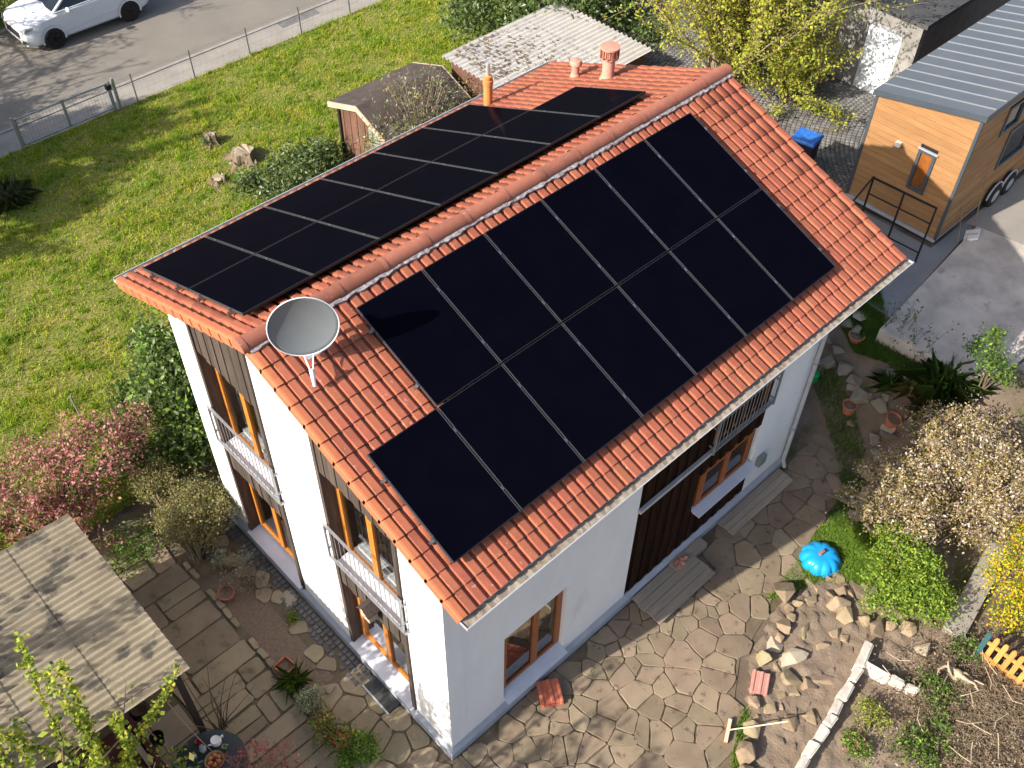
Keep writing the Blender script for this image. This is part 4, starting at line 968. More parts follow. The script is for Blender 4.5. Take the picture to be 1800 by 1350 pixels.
# ------------------------------------------------------------------ street side: fence, gate, car
M['post'] = mat('grey_green_post', (.15,.165,.16), (.11,.12,.115), 6, .5, metal=.3)
M['wire'] = mat('wire_grey', (.13,.135,.135), None, rough=.5, metal=.5)
fe = thing('wire_fence', 'low wire mesh fence with grey posts along the pavement', 'fence', (0,21.33,0))
for x in (6.2, 8.15, 10.15, 12.13, 14.1, 16.1, 18.1):
    m = MB(); m.tube([(x,0,-.2),(x-.02,0,.92)], .022, 8); m.tube([(x-.02,0,.92),(x-.02,0,.94)], .026, 8); m.build('fence_post', M['post'], fe, 40)
def wires(x0, x1, z1, n=4):
    ls_ = [([(x0,0,z),(x1,0,z)], .0025, .0025) for z in np.linspace(.08, z1, n)]
    for k in range(int((x1-x0)/.2)): ls_.append(([(x0+k*.2,0,.08),(x0+k*.2+.1,0,z1/2),(x0+k*.2,0,z1)], .0014, .0014))
    return ls_
tubes_mesh('wire_mesh', wires(5.75, 18.1, .88), 'wire', fe, 3)
fe2 = thing('wire_fence', 'short stretch of wire fence on the spiky clump side of the gate', 'fence', (0,21.30,0))
for x in (.6, -1.4): m = MB(); m.tube([(x,0,-.2),(x,0,.92)], .022, 8); m.build('fence_post', M['post'], fe2, 40)
tubes_mesh('wire_mesh', wires(-3.2, 2.5, .88), 'wire', fe2, 3)
ga = thing('garden_gate', 'galvanised double garden gate with mesh infill', 'gate', (0,21.33,0))
for x in (2.60, 5.62):
    m = MB(); m.bar((x,0,-.2),(x,0,1.02),.08,.08); m.build('gate_post', M['steel'], ga)
m = MB(); m.bar((5.48,0,.0),(5.48,0,.98),.05,.05); m.build('gate_stile', M['steel'], ga)
for a, b in ((2.68,4.05),(4.09,5.44)):
    m = MB()
    for p, q in (((a,.03,.10),(b,.03,.10)), ((a,.03,.90),(b,.03,.90)), ((a,.03,.08),(a,.03,.92)), ((b,.03,.08),(b,.03,.92))): m.bar(p, q, .04, .04, (0,1,0))
    lf = m.build('gate_leaf', M['steel'], ga)
    tubes_mesh('leaf_mesh', [([(a,.03,z),(b,.03,z)], .003, .003) for z in np.linspace(.15,.85,5)]+[([(x,.03,.1),(x,.03,.9)], .003, .003) for x in np.arange(a+.08, b, .1)], 'wire', lf, 3)
m = MB(); m.box((5.38,-.04,.72),(5.54,.09,.86)); m.build('lock_box', M['black'], ga)

M['carwhite'] = mat('white_car_paint', (.62,.645,.68), None, rough=.18, spec=.6)
M['carglass'] = mat('dark_car_glass', (.010,.014,.015), None, rough=.05, spec=.6)
M['tyre'] = mat('tyre_rubber', (.012,.012,.012), None, rough=.7)
M['rim'] = mat('black_alloy', (.02,.02,.022), None, rough=.25, metal=.5)
M['lamp'] = mat('lamp_lens', (.22,.25,.28), None, rough=.1, spec=.7)
def car():
    t = thing('parked_car', 'white sport utility car with black wheels parked across the street', 'car', (5.02, 26.68, .006)); HW = .92
    # local: x backwards along the car, y across, z up.  loft of cross sections
    st = [ # x, half width low, half width belt, z low, z mid, z belt, z centre
        (0.00,.62,.60,.34,.55,.70,.72),(.07,.78,.74,.26,.52,.80,.83),(.28,.88,.82,.24,.55,.92,.95),(.70,.915,.86,.24,.62,1.00,1.05),(1.18,.92,.88,.24,.66,1.04,1.10),
        (1.75,.92,.885,.24,.68,1.05,1.09),(2.6,.92,.885,.24,.68,1.06,1.09),(3.4,.92,.885,.24,.68,1.08,1.10),(3.95,.91,.87,.26,.68,1.09,1.12),(4.22,.86,.82,.34,.66,1.06,1.08),(4.36,.76,.72,.44,.64,.98,.98)]
    vs = []; fs = []; k = 11
    for x, wl, wb, zl, zm, zb, zc_ in st:
        half = [(0,zl-.02),(wl*.9,zl-.02),(wl*.985,zl+.06),(wl*1.0,zm),(wb*1.0+.012,zb-.07),(wb*.93,zb),(0,zc_)]
        ring = [(x,-y,z) for y, z in half[1:6]]+[(x,0,half[6][1])]+[(x,y,z) for y, z in reversed(half[1:6])]
        vs += ring
    for i in range(len(st)-1):
        for j in range(k-1): fs.append((i*k+j, i*k+j+1, (i+1)*k+j+1, (i+1)*k+j))
        fs.append((i*k+k-1, i*k, (i+1)*k, (i+1)*k+k-1))
    fs += [tuple(range(k)), tuple((len(st)-1)*k+j for j in range(k-1,-1,-1))]
    m = MB(); m.add(vs, fs); b = m.build('body', M['carwhite'], t, 32)
    # glasshouse
    base = [(1.10,.80,1.07),(1.95,.84,1.06),(3.30,.84,1.08),(4.18,.74,1.08)]; top = [(1.92,.60,1.555),(2.15,.64,1.585),(3.30,.63,1.60),(3.90,.56,1.555)]
    def strip(name, P, mt):
        m = MB(); m.add(P, [tuple(range(len(P)))]); return m.build(name, mt, t)
    bx = lambda i, s: (base[i][0], s*base[i][1], base[i][2]); tx = lambda i, s: (top[i][0], s*top[i][1], top[i][2])
    strip('windscreen', [bx(0,-1), bx(0,1), tx(0,1), tx(0,-1)], M['carglass']); strip('rear_window', [bx(3,1), bx(3,-1), tx(3,-1), tx(3,1)], M['carglass'])
    for s in (-1, 1):
        for i in range(3): strip('side_window', [bx(i,s), bx(i+1,s), tx(i+1,s), tx(i,s)], M['carglass'])
        m = MB(); m.bar(np.array(bx(0,s))*[1,1.01,1], np.array(tx(0,s))*[1,1.02,1], .07, .05); m.build('pillar', M['carwhite'], t)
        m = MB(); m.bar((2.62,s*.848,1.06),(2.66,s*.645,1.59), .06, .03); m.build('pillar', M['black'], t)
        m = MB(); m.bar(np.array(bx(3,s))-[.05,0,0], np.array(tx(3,s)), .22, .05); m.build('pillar', M['carwhite'], t)
        m = MB(); m.bar((1.05,s*.865,1.068),(3.95,s*.86,1.10), .03, .03); m.build('belt_trim', M['carwhite'], t)
        m = MB(); m.bar((1.02,s*.922,.46),(3.35,s*.922,.60), .02, .035); m.build('door_crease', M['carwhite'], t)
        for xx in (2.18, 3.05): m = MB(); m.bar((xx,s*.912,.86),(xx+.18,s*.912,.87), .03, .03); m.build('door_handle', M['carwhite'], t)
        m = MB(); m.lathe([(.02,0),(.085,.02),(.10,.07),(.085,.13),(.02,.15)], 10); mo = m.build('mirror', M['carwhite'], t, True); mo.location = (1.52, s*1.0, 1.02); mo.scale = (.75,1.1,1)
        m = MB(); m.add([(-.006,s*.50,.74),(.05,s*.76,.72),(.34,s*.865,.80),(.36,s*.872,.88),(.16,s*.80,.86),(.02,s*.56,.80)], [tuple(range(6))])
        m.v = [(x-.02, y*1.025, z) for x, y, z in m.v]; m.build('headlight', M['lamp'], t)
        m = MB(); m.add([(-.01,s*.60,.36),(.02,s*.80,.36),(.03,s*.80,.50),(-.0,s*.62,.46)], [(0,1,2,3)]); m.v = [(x-.03,y*1.02,z) for x,y,z in m.v]; m.build('bumper_vent', M['black'], t)
    m = MB(); P = [tx(i,1) for i in range(4)]+[tx(i,-1) for i in range(3,-1,-1)]; 
    m.add([tx(i,s) for i in range(4) for s in (-1,0,1)], []); m.v = [(x, y, z+(.035 if abs(y) < .01 else .002)) for x, y, z in m.v]; m.f = [(3*i+j, 3*i+j+1, 3*i+j+4, 3*i+j+3) for i in range(3) for j in range(2)]; m.build('roof', M['carwhite'], t, True)
    m = MB(); m.add([(-.022,-.44,.44),(-.022,.44,.44),(-.016,.48,.66),(-.016,-.48,.66)], [(0,1,2,3)]); m.build('grille', M['black'], t)
    for xx in (.86, 3.49):
        for s in (-1, 1):
            m = MB(); seg = 14; n_ = []
            for rr, yy in ((.405,.945),(.345,.945),(.345,.70)):
                n_ += [(xx+rr*math.cos(a), s*yy, .34+rr*math.sin(a)) for a in np.linspace(-.25, math.pi+.25, seg)]
            m.add(n_, [(r_*seg+i, r_*seg+i+1, (r_+1)*seg+i+1, (r_+1)*seg+i) for r_ in range(2) for i in range(seg-1)]); m.build('arch_trim', M['carwhite'], t, 40)
            m = MB(); m.add([(xx+.40*math.cos(a), s*.932, .34+.40*math.sin(a)) for a in np.linspace(-.5, math.pi+.5, 22)], [tuple(range(22))]); m.build('wheel_well', M['black'], t)
            w = MB(); w.lathe([(.20,-.11),(.31,-.11),(.335,-.08),(.335,.08),(.31,.11),(.20,.11)], 24, cap=True); wo = w.build('wheel', M['tyre'], t, 40); wo.location = (xx, s*.86, .335); wo.rotation_euler = (R(90),0,0)
            m = MB()
            for q in range(5):
                a = 2*math.pi*q/5; m.bar((0,0,-s*.113),(.2*math.cos(a),.2*math.sin(a),-s*.113), .05, .012)
            m.lathe([(.20,-s*.112),(.235,-s*.114),(.235,-s*.10)], 20, cap=False); m.build('rim', M['rim'], wo)
    return t
car()

# ------------------------------------------------------------------ lawn things: stumps, stakes, brown shed, pale corrugated lean-to
M['stump'] = mat('weathered_stump', (.25,.185,.125), (.12,.088,.06), 26, .95, 1.0, 60, stretch=(1,1,.2))
def stump(label, pos, r, h, seed):
    rng = np.random.default_rng(seed); t = thing('tree_stump', label, 'stump', pos); n = 44; m = MB(); vs = []; rings = [(2.0,-.03),(1.6,.07),(1.25,.22),(1.08,.5),(1.0,.93),(.93,1.0)]
    lob = 1+.16*np.sin(np.arange(n)*2*math.pi/n*5+rng.uniform(0,6))+.07*np.sin(np.arange(n)*2*math.pi/n*11+rng.uniform(0,6))+rng.normal(0,.045,n)
    for k, z in rings:
        for i in range(n):
            a = 2*math.pi*i/n; q = r*k*(1+(lob[i]-1)*(1.9 if k > 1.2 else .9)); vs.append((q*math.cos(a), q*math.sin(a), h*z+(rng.normal(0,.022) if z > .5 else 0)))
    fs = [(a*n+i, a*n+(i+1) % n, (a+1)*n+(i+1) % n, (a+1)*n+i) for a in range(len(rings)-1) for i in range(n)]
    m.add(vs, fs); m.build('trunk', M['stump'], t, 50); m = MB(); m.add(vs[-n:], [tuple(range(n))]); m.v = [(x, y, z+.004) for x, y, z in m.v]; m.build('cut_face', mat('grey_cut_wood', (.36,.29,.20), (.25,.20,.13), 7, .9, .4), t)
stump('wide flat tree stump with spreading roots on the lawn', gp(430,280), .30, .30, 1)
stump('small ivy-grown stump behind the wide stump', gp(373,252), .15, .30, 2)
stump('low crumbled stump in front of the wide stump', gp(385,318), .19, .12, 3)
bush('stump_ivy', 'ivy tuft clinging to the small stump', 'ivy', gp(368,255), [(gp(368,255)+[0,0,.14],(.17,.17,.14))], 20, 420, .05, ['sage','green'], [.6,.4], .05, 0, seed=7)
for px, py, mt, lb in ((145,737,'steel','short grey stake behind the pink shrub'), (232,742,'black','black stake leaning beside the laurel')):
    p = gp(px, py); tag(MB().tube([(0,0,-.1),(-.03,.02,.75)], .022, 8).build('stake', M[mt], None, 40, tuple(p)), lb, 'stake')
M['shedwall'] = mat('red_brown_boards', (.15,.075,.05), (.10,.05,.035), 3, .8, .3, 40, rnd=.2, stretch=(8,8,.6))
M['felt'] = mat('brown_roof_felt', (.058,.043,.036), (.088,.070,.060), 2.5, .95, .6, 30, c3=(.22,.21,.19), s3=1.6, t3=.63)
M['fascia'] = mat('pale_bargeboard', (.44,.35,.27), (.36,.28,.21), 4, .8)
sh = thing('wooden_shed', 'brown board shed with dark felt roof overgrown by a climber', 'shed', (0,0,0))
X0, X1, YA, YB, YC, ZE, ZG = 8.85, 11.45, 14.75, 13.55, 12.5, 1.98, 2.40
def shz(y): return ZE+(ZG-ZE)*(1-abs(y-YB)/((YA-YB) if y > YB else (YB-YC)))-.05
n = 13
for i in range(n):
    a = YC+.12+(YA-YC-.24)*i/n; b = YC+.12+(YA-YC-.24)*(i+1)/n-.008
    m = MB(); m.extrude([(X0+(i % 2)*.012,a,0),(X0+(i % 2)*.012,b,0),(X0+(i % 2)*.012,b,shz(b)),(X0+(i % 2)*.012,a,shz(a))], (.03,0,0)); m.build('wall_board', M['shedwall'] if i > 4 else mat('grey_green_board', (.24,.25,.20), (.19,.2,.16), 5, .8), sh)
m = MB(); m.box((X0+.05,YC+.12,0),(X1-.1,YC+.16,1.9)); m.build('wall', M['shedwall'], sh); m = MB(); m.box((X0+.05,YA-.16,0),(X1-.1,YA-.12,1.9)); m.build('wall', M['shedwall'], sh); m = MB(); m.box((X1-.1,YC+.12,0),(X1-.06,YA-.12,1.9)); m.build('wall', M['shedwall'], sh)
for y0, y1 in ((YA+.08, YB), (YB, YC-.1)):
    za = lambda y: ZE+(ZG-ZE)*(1-abs(y-YB)/((YA-YB) if y > YB else (YB-YC)))
    m = MB(); m.extrude([(X0-.18,y0,za(y0)),(X0-.18,y1,za(y1)),(X0-.18,y1,za(y1)+.05),(X0-.18,y0,za(y0)+.05)], (X1-X0+.28,0,0)); m.build('roof', M['felt'], sh)
    m = MB(); m.extrude([(X0-.215,y0,za(y0)-.10),(X0-.215,y1,za(y1)-.10),(X0-.215,y1,za(y1)+.06),(X0-.215,y0,za(y0)+.06)], (.03,0,0)); m.build('bargeboard', M['fascia'], sh)
    m = MB(); m.extrude([(X1+.11,y0,za(y0)-.08),(X1+.11,y1,za(y1)-.08),(X1+.11,y1,za(y1)+.06),(X1+.11,y0,za(y0)+.06)], (.03,0,0)); m.build('bargeboard', M['fascia'], sh)
m = MB(); m.bar((X0-.02,YA-.14,0),(X0-.02,YA-.14,1.95),.08,.08); m.build('corner_post', M['black'], sh)
M['pale'] = mat('pale_fibre_cement', (.50,.48,.45), (.42,.40,.37), 2, .85, .3, 60, c3=(.28,.25,.22), s3=3.5, t3=.60, w3=.10)
M['beige'] = mat('lichen_shade_fibre_cement', (.32,.275,.20), (.265,.225,.16), 1.6, .9, .5, 60, c3=(.11,.10,.082), s3=1.9, t3=.55, w3=.09)  # large dark patches paint lichen and, in part, cast shadow
def corrugated(x0, x1, y0, y1, zf, pitch, amp, nseg=10, yb=None):
    ny = int((y1-y0)/pitch*6); ys = np.linspace(y0, y1, ny); xs = np.linspace(x0, x1, nseg)
    V = [(x, y, zf(x, y)+amp*math.cos(2*math.pi*(y-y0)/pitch)) for x in xs for y in ys]
    F = [(i*ny+j, (i+1)*ny+j, (i+1)*ny+j+1, i*ny+j+1) for i in range(nseg-1) for j in range(ny-1)]; return V, F
lt = thing('lean_to', 'low outbuilding with pale weathered corrugated roof', 'outbuilding', (0,0,0)); lz = lambda x, y: 2.62+(x-12)*.015
for i in range(3):
    a = 11.75+i*1.45; V, F = corrugated(a-.08, a+1.45, 10.0, 13.7, lambda x, y: lz(x,y)+.012*(2-i)+.006, .17, .036); link('roof_sheet', fast_mesh('roof_sheet', V, F, M['pale'], True), lt)
for a, b in (((11.9,10.2,0),(16.0,10.26,2.55)), ((11.9,13.5,0),(16.0,13.56,2.55)), ((11.9,10.27,0),(11.96,13.49,2.55)), ((15.94,10.27,0),(16.0,13.49,2.55))): m = MB(); m.box(a, b); m.build('wall', M['shedwall'], lt)
rng = np.random.default_rng(3); C = np.c_[rng.uniform(11.9,14.6,900), rng.uniform(10.4,13.6,900), np.full(900,2.70)]; C = C[rng.random(900) < np.clip(1.25-(C[:, 0]-11.9)*.45, .08, 1)]
o = foliage('leaf_litter', None, C, .11, ['dryleaf','bark'], [.5,.5], .45, 3.0, rng); tag(o, 'dead leaves lying on the pale corrugated roof', 'leaf litter', kind='stuff')

# ------------------------------------------------------------------ carport side
cp = thing('carport', 'open shelter roofed with beige corrugated sheets, lichen and painted-in shade patches', 'carport', (0,0,0)); cz = lambda x, y: 2.30-(x+2.64)*.045
for i in range(4):  # roof lengthened out of view to keep the ground below in shade
    a = -2.64-(i+1)*1.12; V, F = corrugated(a-.05, a+1.12, 3.02, 6.97, lambda x, y: cz(x,y)+.010*i, .132, .038, 5); link('roof_sheet', fast_mesh('roof_sheet', V, F, M['beige'], True), cp)
for x, y in ((-2.85,3.2),(-2.85,6.8),(-5.0,3.2)): m = MB(); m.bar((x,y,0),(x,y,cz(x,y)-.13), .10, .10); m.build('post', M['timber'], cp)
for y in (3.2, 6.8): m = MB(); m.bar((-7.0,y,cz(-7.0,y)-.09),(-2.72,y,cz(-2.72,y)-.09), .08, .11); m.build('beam', M['timber'], cp)
m = MB(); m.box((-7.05,3.1,0),(-7.0,6.9,2.35)); m.build('added_back_wall', M['shedwall'], cp); m = MB(); m.box((-6.99,6.86,0),(-2.95,6.9,2.2)); m.build('added_side_wall', M['shedwall'], cp)  # unseen walls added to stop sun passing under the roof
shoots('bare_climber', 'leafless climber winding round the carport corner post', 'climber', (-2.62,3.0,0), 16, 1.3, .5, False, 2, .03, ['dryleaf'], None, 88, .3, .016, 'bark', (0,0,.4), .05, .06)
M['maroon'] = mat('maroon_paint', (.10,.025,.028), (.075,.018,.02), 4, .55)
mb_ = thing('garden_bench', 'maroon painted box bench under the carport edge', 'bench', (-4.1,2.95,0))
m = MB(); m.box((-.48,-.85,.08),(.40,.88,.70)); m.build('box', M['maroon'], mb_); m = MB(); m.box((-.50,-.88,.702),(.36,.90,.74)); m.build('lid', M['maroon'], mb_); m = MB(); m.box((.365,-.88,.62),(.455,.90,.80)); m.build('rail', M['maroon'], mb_)
m = MB(); m.box((-3.86,2.92,.742),(-3.77,3.60,.775)); tag(m.build('plank', M['palewood']), 'pale narrow plank lying on the maroon bench', 'plank')
m = MB()
for k in range(4): m.tube([(.17*math.cos(a)*(1-.06*k), .17*math.sin(a)*(1-.06*k), .02+.028*k) for a in np.linspace(0, 2*math.pi, 25)], .013, 6, False)
o = m.build('garden_hose', M['black'], None, True, tuple(gp(247,1252)+[0,0,.035])); tag(o, 'coiled black hose beside the maroon bench', 'hose')
bk = thing('bucket', 'dark round bucket with a stick beside the bench', 'bucket', gp(281,1306)+[0,0,.03]); MB().lathe([(.09,0),(.12,.22),(.125,.22),(.115,.21),(.085,.01)], 16, cap=True).build('pail', M['black'], bk, 40); MB().tube([(.02,0,.02),(-.06,.08,.45)], .012, 6).build('stick', M['twig'], bk)
tb = thing('garden_table', 'round dark glass-topped garden table laid with crockery', 'table', (-3.13,2.28,0)); M['tabletop'] = mat('dark_glass_top', (.035,.045,.045), (.05,.06,.06), 3, .2)
MB().lathe([(.02,.695),(.57,.695),(.60,.705),(.60,.722),(.58,.728),(.01,.728)], 40).build('table_top', M['tabletop'], tb, 40)
for k in range(4): a = .6+k*math.pi/2; MB().tube([(.45*math.cos(a),.45*math.sin(a),.0),(.40*math.cos(a),.40*math.sin(a),.69)], .018, 8).build('leg', M['black'], tb)
TZ = .729
def ontable(px, py): p = zp(px, py, TZ); return (p[0], p[1], TZ)
j = thing('jug', 'white porcelain jug on the garden table', 'jug', ontable(381,1306)); M['porc'] = mat('white_porcelain', (.82,.82,.80), None, rough=.2)
MB().lathe([(.05,0),(.085,.03),(.09,.08),(.07,.12),(.075,.135),(.06,.13)], 20).build('body', M['porc'], j, 40); MB().tube([(.08,0,.10),(.13,0,.10),(.13,0,.05),(.085,0,.04)], .012, 6).build('handle', M['porc'], j, True); MB().tube([(-.08,0,.06),(-.13,0,.12)], [.02,.012], 6).build('spout', M['porc'], j, True)
def cup(label, px, py, c): 
    t = thing('cup', label, 'cup', ontable(px, py)); MB().lathe([(.03,0),(.04,.07),(.042,.075),(.036,.07),(.026,.008)], 14).build('bowl', mat('cup_glaze', c, None, rough=.25), t, 40); MB().tube([(.036,0,.06),(.062,0,.05),(.06,0,.025),(.034,0,.02)], .006, 5).build('handle', mat('cup_glaze', c, None, rough=.25), t, True)
cup('red cup on the garden table', 349, 1306, (.5,.04,.06)); cup('pale green cup beside the white jug', 396, 1315, (.35,.42,.2))
bt = thing('fruit_basket', 'wicker basket of red apples on the garden table', 'basket', ontable(379,1340)); MB().lathe([(.10,0),(.15,.09),(.16,.09),(.14,.08),(.09,.012)], 20).build('basket', mat('wicker', (.36,.24,.12), (.25,.16,.08), 30, .8), bt, 40)
for k in range(6): a = k*1.05; MB().lathe([(.005,0),(.032,.012),(.04,.04),(.03,.07),(.006,.066)], 10, (.075*math.cos(a),.075*math.sin(a),.05)).build('apple', mat('apple_red', (.45,.08,.04), (.5,.25,.06), 20, .35), bt, True)
for lb, px, py, c in (('clear glass jar by the fruit basket', 358, 1320, (.45,.5,.5)), ('dark green bottle-neck jar on the table', 345, 1336, (.02,.07,.06)), ('small glass tumbler on the table rim', 312, 1345, (.5,.52,.52))):
    t = thing('jar', lb, 'jar', ontable(px, py)); MB().lathe([(.04,0),(.055,.02),(.055,.10),(.035,.13),(.038,.15),(.03,.15)], 16).build('body', mat('jar_glass', c, None, rough=.08, spec=.8), t, 40); MB().lathe([(.04,.15),(.04,.165),(.01,.168)], 12).build('lid', M['steel'], t, 40)
m = MB(); a = np.array([-3.19,2.99,2.27]); b = np.array(ontable(375,1322)); m.tube([a*(1-u)+b*u-[0,0,.25*math.sin(math.pi*u)] for u in np.linspace(0,1,10)], .006, 5); tag(m.build('cord', M['palewood']), 'pale cord hanging from the carport edge to the table', 'cord')
M['terra'] = mat('terracotta', (.46,.17,.085), (.38,.13,.07), 8, .8, .2, 60)
def pot(label, pos, r, h, plant=True, m_='terra', rz=0, tilt=0):
    t = thing('plant_pot', label, 'plant pot', pos); MB().lathe([(r*.68,0),(r*.92,h*.82),(r*1.04,h*.82),(r*1.04,h),(r*.9,h),(r*.86,h*.8)], 22, cap=False).build('pot', M[m_], t, 40)
    MB().lathe([(r*.86,h*.78),(.005,h*.82)], 18, cap=False).build('soil', M['gravel'], t); t.rotation_euler = (tilt,0,rz); return t
pot('round terracotta pot with dry stems beside the flagstone path', gp(400,1050), .155, .17)
shoots('dry_pot_plant', 'leafless stems growing from the round terracotta pot', 'plant', gp(400,1046)+[0,0,.12], 10, .55, .45, True, 4, .04, ['silver','dryleaf'], [.6,.4], 89, .5, .008, 'twig', spread=.05)
pot('brown clay pot in the shade of the house wall', gp(357,842), .17, .16)
sp = thing('square_planter', 'square terracotta planter sunk at the edge of the earth bed', 'planter', gp(503,1178), R(8)); s_ = .15
for k in range(4): MB().box((-s_,-s_,0),(s_,-s_+.022,.17), Matrix.Rotation(k*math.pi/2, 4, 'Z')).build('side', M['terra'], sp)
MB().box((-s_+.02,-s_+.02,0),(s_-.02,s_-.02,.09)).build('soil', M['gravel'], sp)
def rockmesh(size, seed, flat=.6, asp=1.0):
    rng = np.random.default_rng(seed); bm = bmesh.new(); d = nrm(rng.normal(size=(12,3)))*rng.uniform(.68,1.1,(12,1))
    for p in d: bm.verts.new((p[0]*size*.5*asp, p[1]*size*.5/asp**.5, (p[2]*.5+.38)*size*flat))
    r = bmesh.ops.convex_hull(bm, input=bm.verts); bmesh.ops.delete(bm, geom=[e for e in r['geom_interior'] if isinstance(e, bmesh.types.BMVert)], context='VERTS')
    bmesh.ops.bevel(bm, geom=bm.edges, offset=size*.025, segments=1, affect='EDGES', clamp_overlap=True)
    me = bpy.data.meshes.new('rock'); bm.to_mesh(me); bm.free(); return me
M['rock'] = mat('tan_sandstone', (.31,.235,.15), (.235,.175,.11), 5, .9, .6, 30, rnd=.18, hue=.01)
M['rockmoss'] = mat('mossy_stone', (.22,.19,.09), (.30,.24,.15), 6, .9, .6, 30)
M['rockpale'] = mat('pale_stone', (.42,.36,.27), (.34,.29,.21), 5, .9, .4, 30)
M['rockshade'] = mat('grey_tan_stone', (.27,.23,.17), (.20,.17,.12), 4, .9, .6, 30, rnd=.2)
def rock(px, py, size0, label, group, m_='rock', flat=.6, asp=1.0, dz=0, rz=None, name='rock', cat='rock'):
    size = size0*1.22; me = rockmesh(size, int(px*7+py), flat, asp); me.materials.append(M[m_]); p = gp(px, py)
    o = link(name, me, None, (p[0], p[1], p[2]+dz-.01)); o.rotation_euler = (0, 0, (px*.37) % 6.28 if rz is None else rz); return tag(o, label, cat, group)
GR = 'stones edging the dug garden'
rock(1372,1052,.46,'big tan boulder standing at the patio corner',None,flat=1.0); rock(1612,1140,.48,'large rounded pale boulder under the lime shrub',None,'rockpale',.6)
rock(1358,1137,.34,'pale flat stone beside the mossy boulder',None,'rockpale',.4); rock(1340,1165,.34,'mossy square boulder above the leaning roof tiles',None,'rockmoss',.9); rock(1417,1110,.30,'long yellowish mossy stone in the dug bed',None,'rockmoss',.5,1.5)
ORD = ['first','second','third','fourth','fifth','sixth','seventh','eighth','ninth','tenth','eleventh','twelfth']
for i, q in enumerate(((1402,1062,.2),(1423,1058,.22),(1442,1057,.11),(1457,1052,.22),(1478,1043,.22),(1493,1047,.2),(1472,1070,.36),(1515,1095,.28),(1538,1108,.32),(1562,1103,.22),(1593,1112,.28),(1483,1088,.3))): rock(q[0], q[1], q[2]*1.15, ORD[i]+' tan edging stone from the big boulder towards the lime shrub', GR, flat=.75)
for i, q in enumerate(((1387,1073,.18),(1392,1087,.2),(1375,1105,.26),(1368,1123,.2),(1327,1241,.28),(1320,1291,.32),(1309,1330,.36),(1305,1365,.34))): rock(q[0], q[1], q[2]*1.15, ORD[i]+' tan edging stone from the big boulder along the patio edge', GR, flat=.75)
LB2 = 'loose tan stone lying on the dug earth'; GR2 = 'loose stones in the dug bed'
for q in ((1467,1116,.26),(1483,1124,.2),(1447,1140,.26),(1366,1174,.22),(1385,1198,.40),(1364,1210,.15),(1418,1206,.34),(1396,1218,.22),(1375,1226,.22),(1353,1250,.28),(1368,1246,.22),(1388,1277,.34),(1422,1265,.28),(1333,1270,.26)): rock(*q, LB2, GR2, flat=.55)
rock(1390,1160,.42,'long pale stone near the mossy boulder',None,'rockpale',.45,1.4); rock(1440,1196,.42,'thin reddish slab propped in the dug bed',None,'flag',.3,1.3)
LB3 = 'flat stone set in the grass below the sandbox lid'
for q in ((1428,1030,.36),(1473,1022,.36)): rock(*q, LB3, 'flat stones by the sandbox', 'rock', .22)
LB4 = 'grey stone in the low wall along the shaded bed'; 
for q in ((1451,641,.42),(1481,653,.4),(1504,673,.4),(1494,684,.32),(1511,705,.46),(1545,717,.4),(1527,700,.22),(1554,698,.25),(1536,669,.22),(1487,575,.32),(1504,582,.28),(1593,668,.3),(1565,659,.26),(1560,770,.36),(1535,775,.3),(1540,805,.3),(1525,840,.34),(1515,880,.3),(1505,915,.4),(1530,935,.3),(1470,620,.3),(1455,600,.26)): rock(*q, LB4, 'stones of the shaded bed wall', 'rockshade', .6)
rock(1490,880,.5,'long leaning tan slab beside the shaded grass',None,'rock',.3,1.5); rock(1512,552,.42,'pale flat stepping stone on the shaded grass',None,'rockpale',.15); rock(1497,745,.22,'small tan fragment on the grass under the red pot',None,'rock',.3)
rock(512,1055,.36,'pale tan triangular flagstone lying by the bay',None,'rockpale',.16,1.2); rock(706,1268,.42,'brown square stone slab at the glass door',None,'rockmoss',.22); rock(567,1246,.2,'yellow-brown stone beside the grey cushion shrub',None,'rockmoss',.6); rock(580,1212,.2,'grey block beside the setts near the door',None,'rockshade',.6)
for i, (a, b, h) in enumerate((((1400,1365),(1420,1328),.30),((1418,1330),(1434,1303),.31),((1434,1303),(1452,1277),.30),((1452,1277),(1465,1254),.33),((1465,1254),(1478,1230),.31),((1478,1230),(1497,1199),.32),((1497,1199),(1512,1172),.31),((1512,1172),(1530,1128),.33),((1516,1162),(1566,1191),.30),((1566,1191),(1592,1203),.28),((1592,1203),(1616,1214),.28))):
    p = zp(*a, h*.9); q = zp(*b, h*.9); e = (q-p)[:2]; L_ = np.linalg.norm(e); c = (p+q)/2; bm = bmesh.new(); bmesh.ops.create_cube(bm, size=1)
    for v in bm.verts: v.co = Vector((v.co.x*(L_-.012), v.co.y*(.17 if i < 8 else .12), (v.co.z+.5)*h)); v.co += Vector(RNG.normal(0, .016, 3))
    bmesh.ops.bevel(bm, geom=bm.edges, offset=.025, segments=2, affect='EDGES'); me = bpy.data.meshes.new('kerb_stone'); bm.to_mesh(me); bm.free()
    if i == 0: M['whitest'] = mat('whitewashed_stone', (.58,.54,.48), (.44,.40,.34), 6, .9, .4, 30)
    me.materials.append(M['whitest']); o = link('kerb_stone', me, None, (c[0], c[1], 0)); o.rotation_euler = (0, 0, math.atan2(e[1], e[0]))
    tag(o, (ORD[7-i]+' whitewashed block of the long kerb from the lime shrub end') if i < 8 else (ORD[i-8]+' whitewashed block of the short kerb from the long kerb'), 'kerb stone', 'long white kerb' if i < 8 else 'short white kerb')
m = MB(); a = np.array([8.15,-4.62]); b = np.array([12.5,-3.95]); m.prism([tuple(a+[0,-.2]), tuple(b+[0,-.2]), tuple(b+[0,.2]), tuple(a+[0,.2])], -.05, .16, bev=.012); tag(m.build('concrete_strip', M['walk']), 'weathered concrete strip between the cream shrub and the forsythia', 'concrete strip')
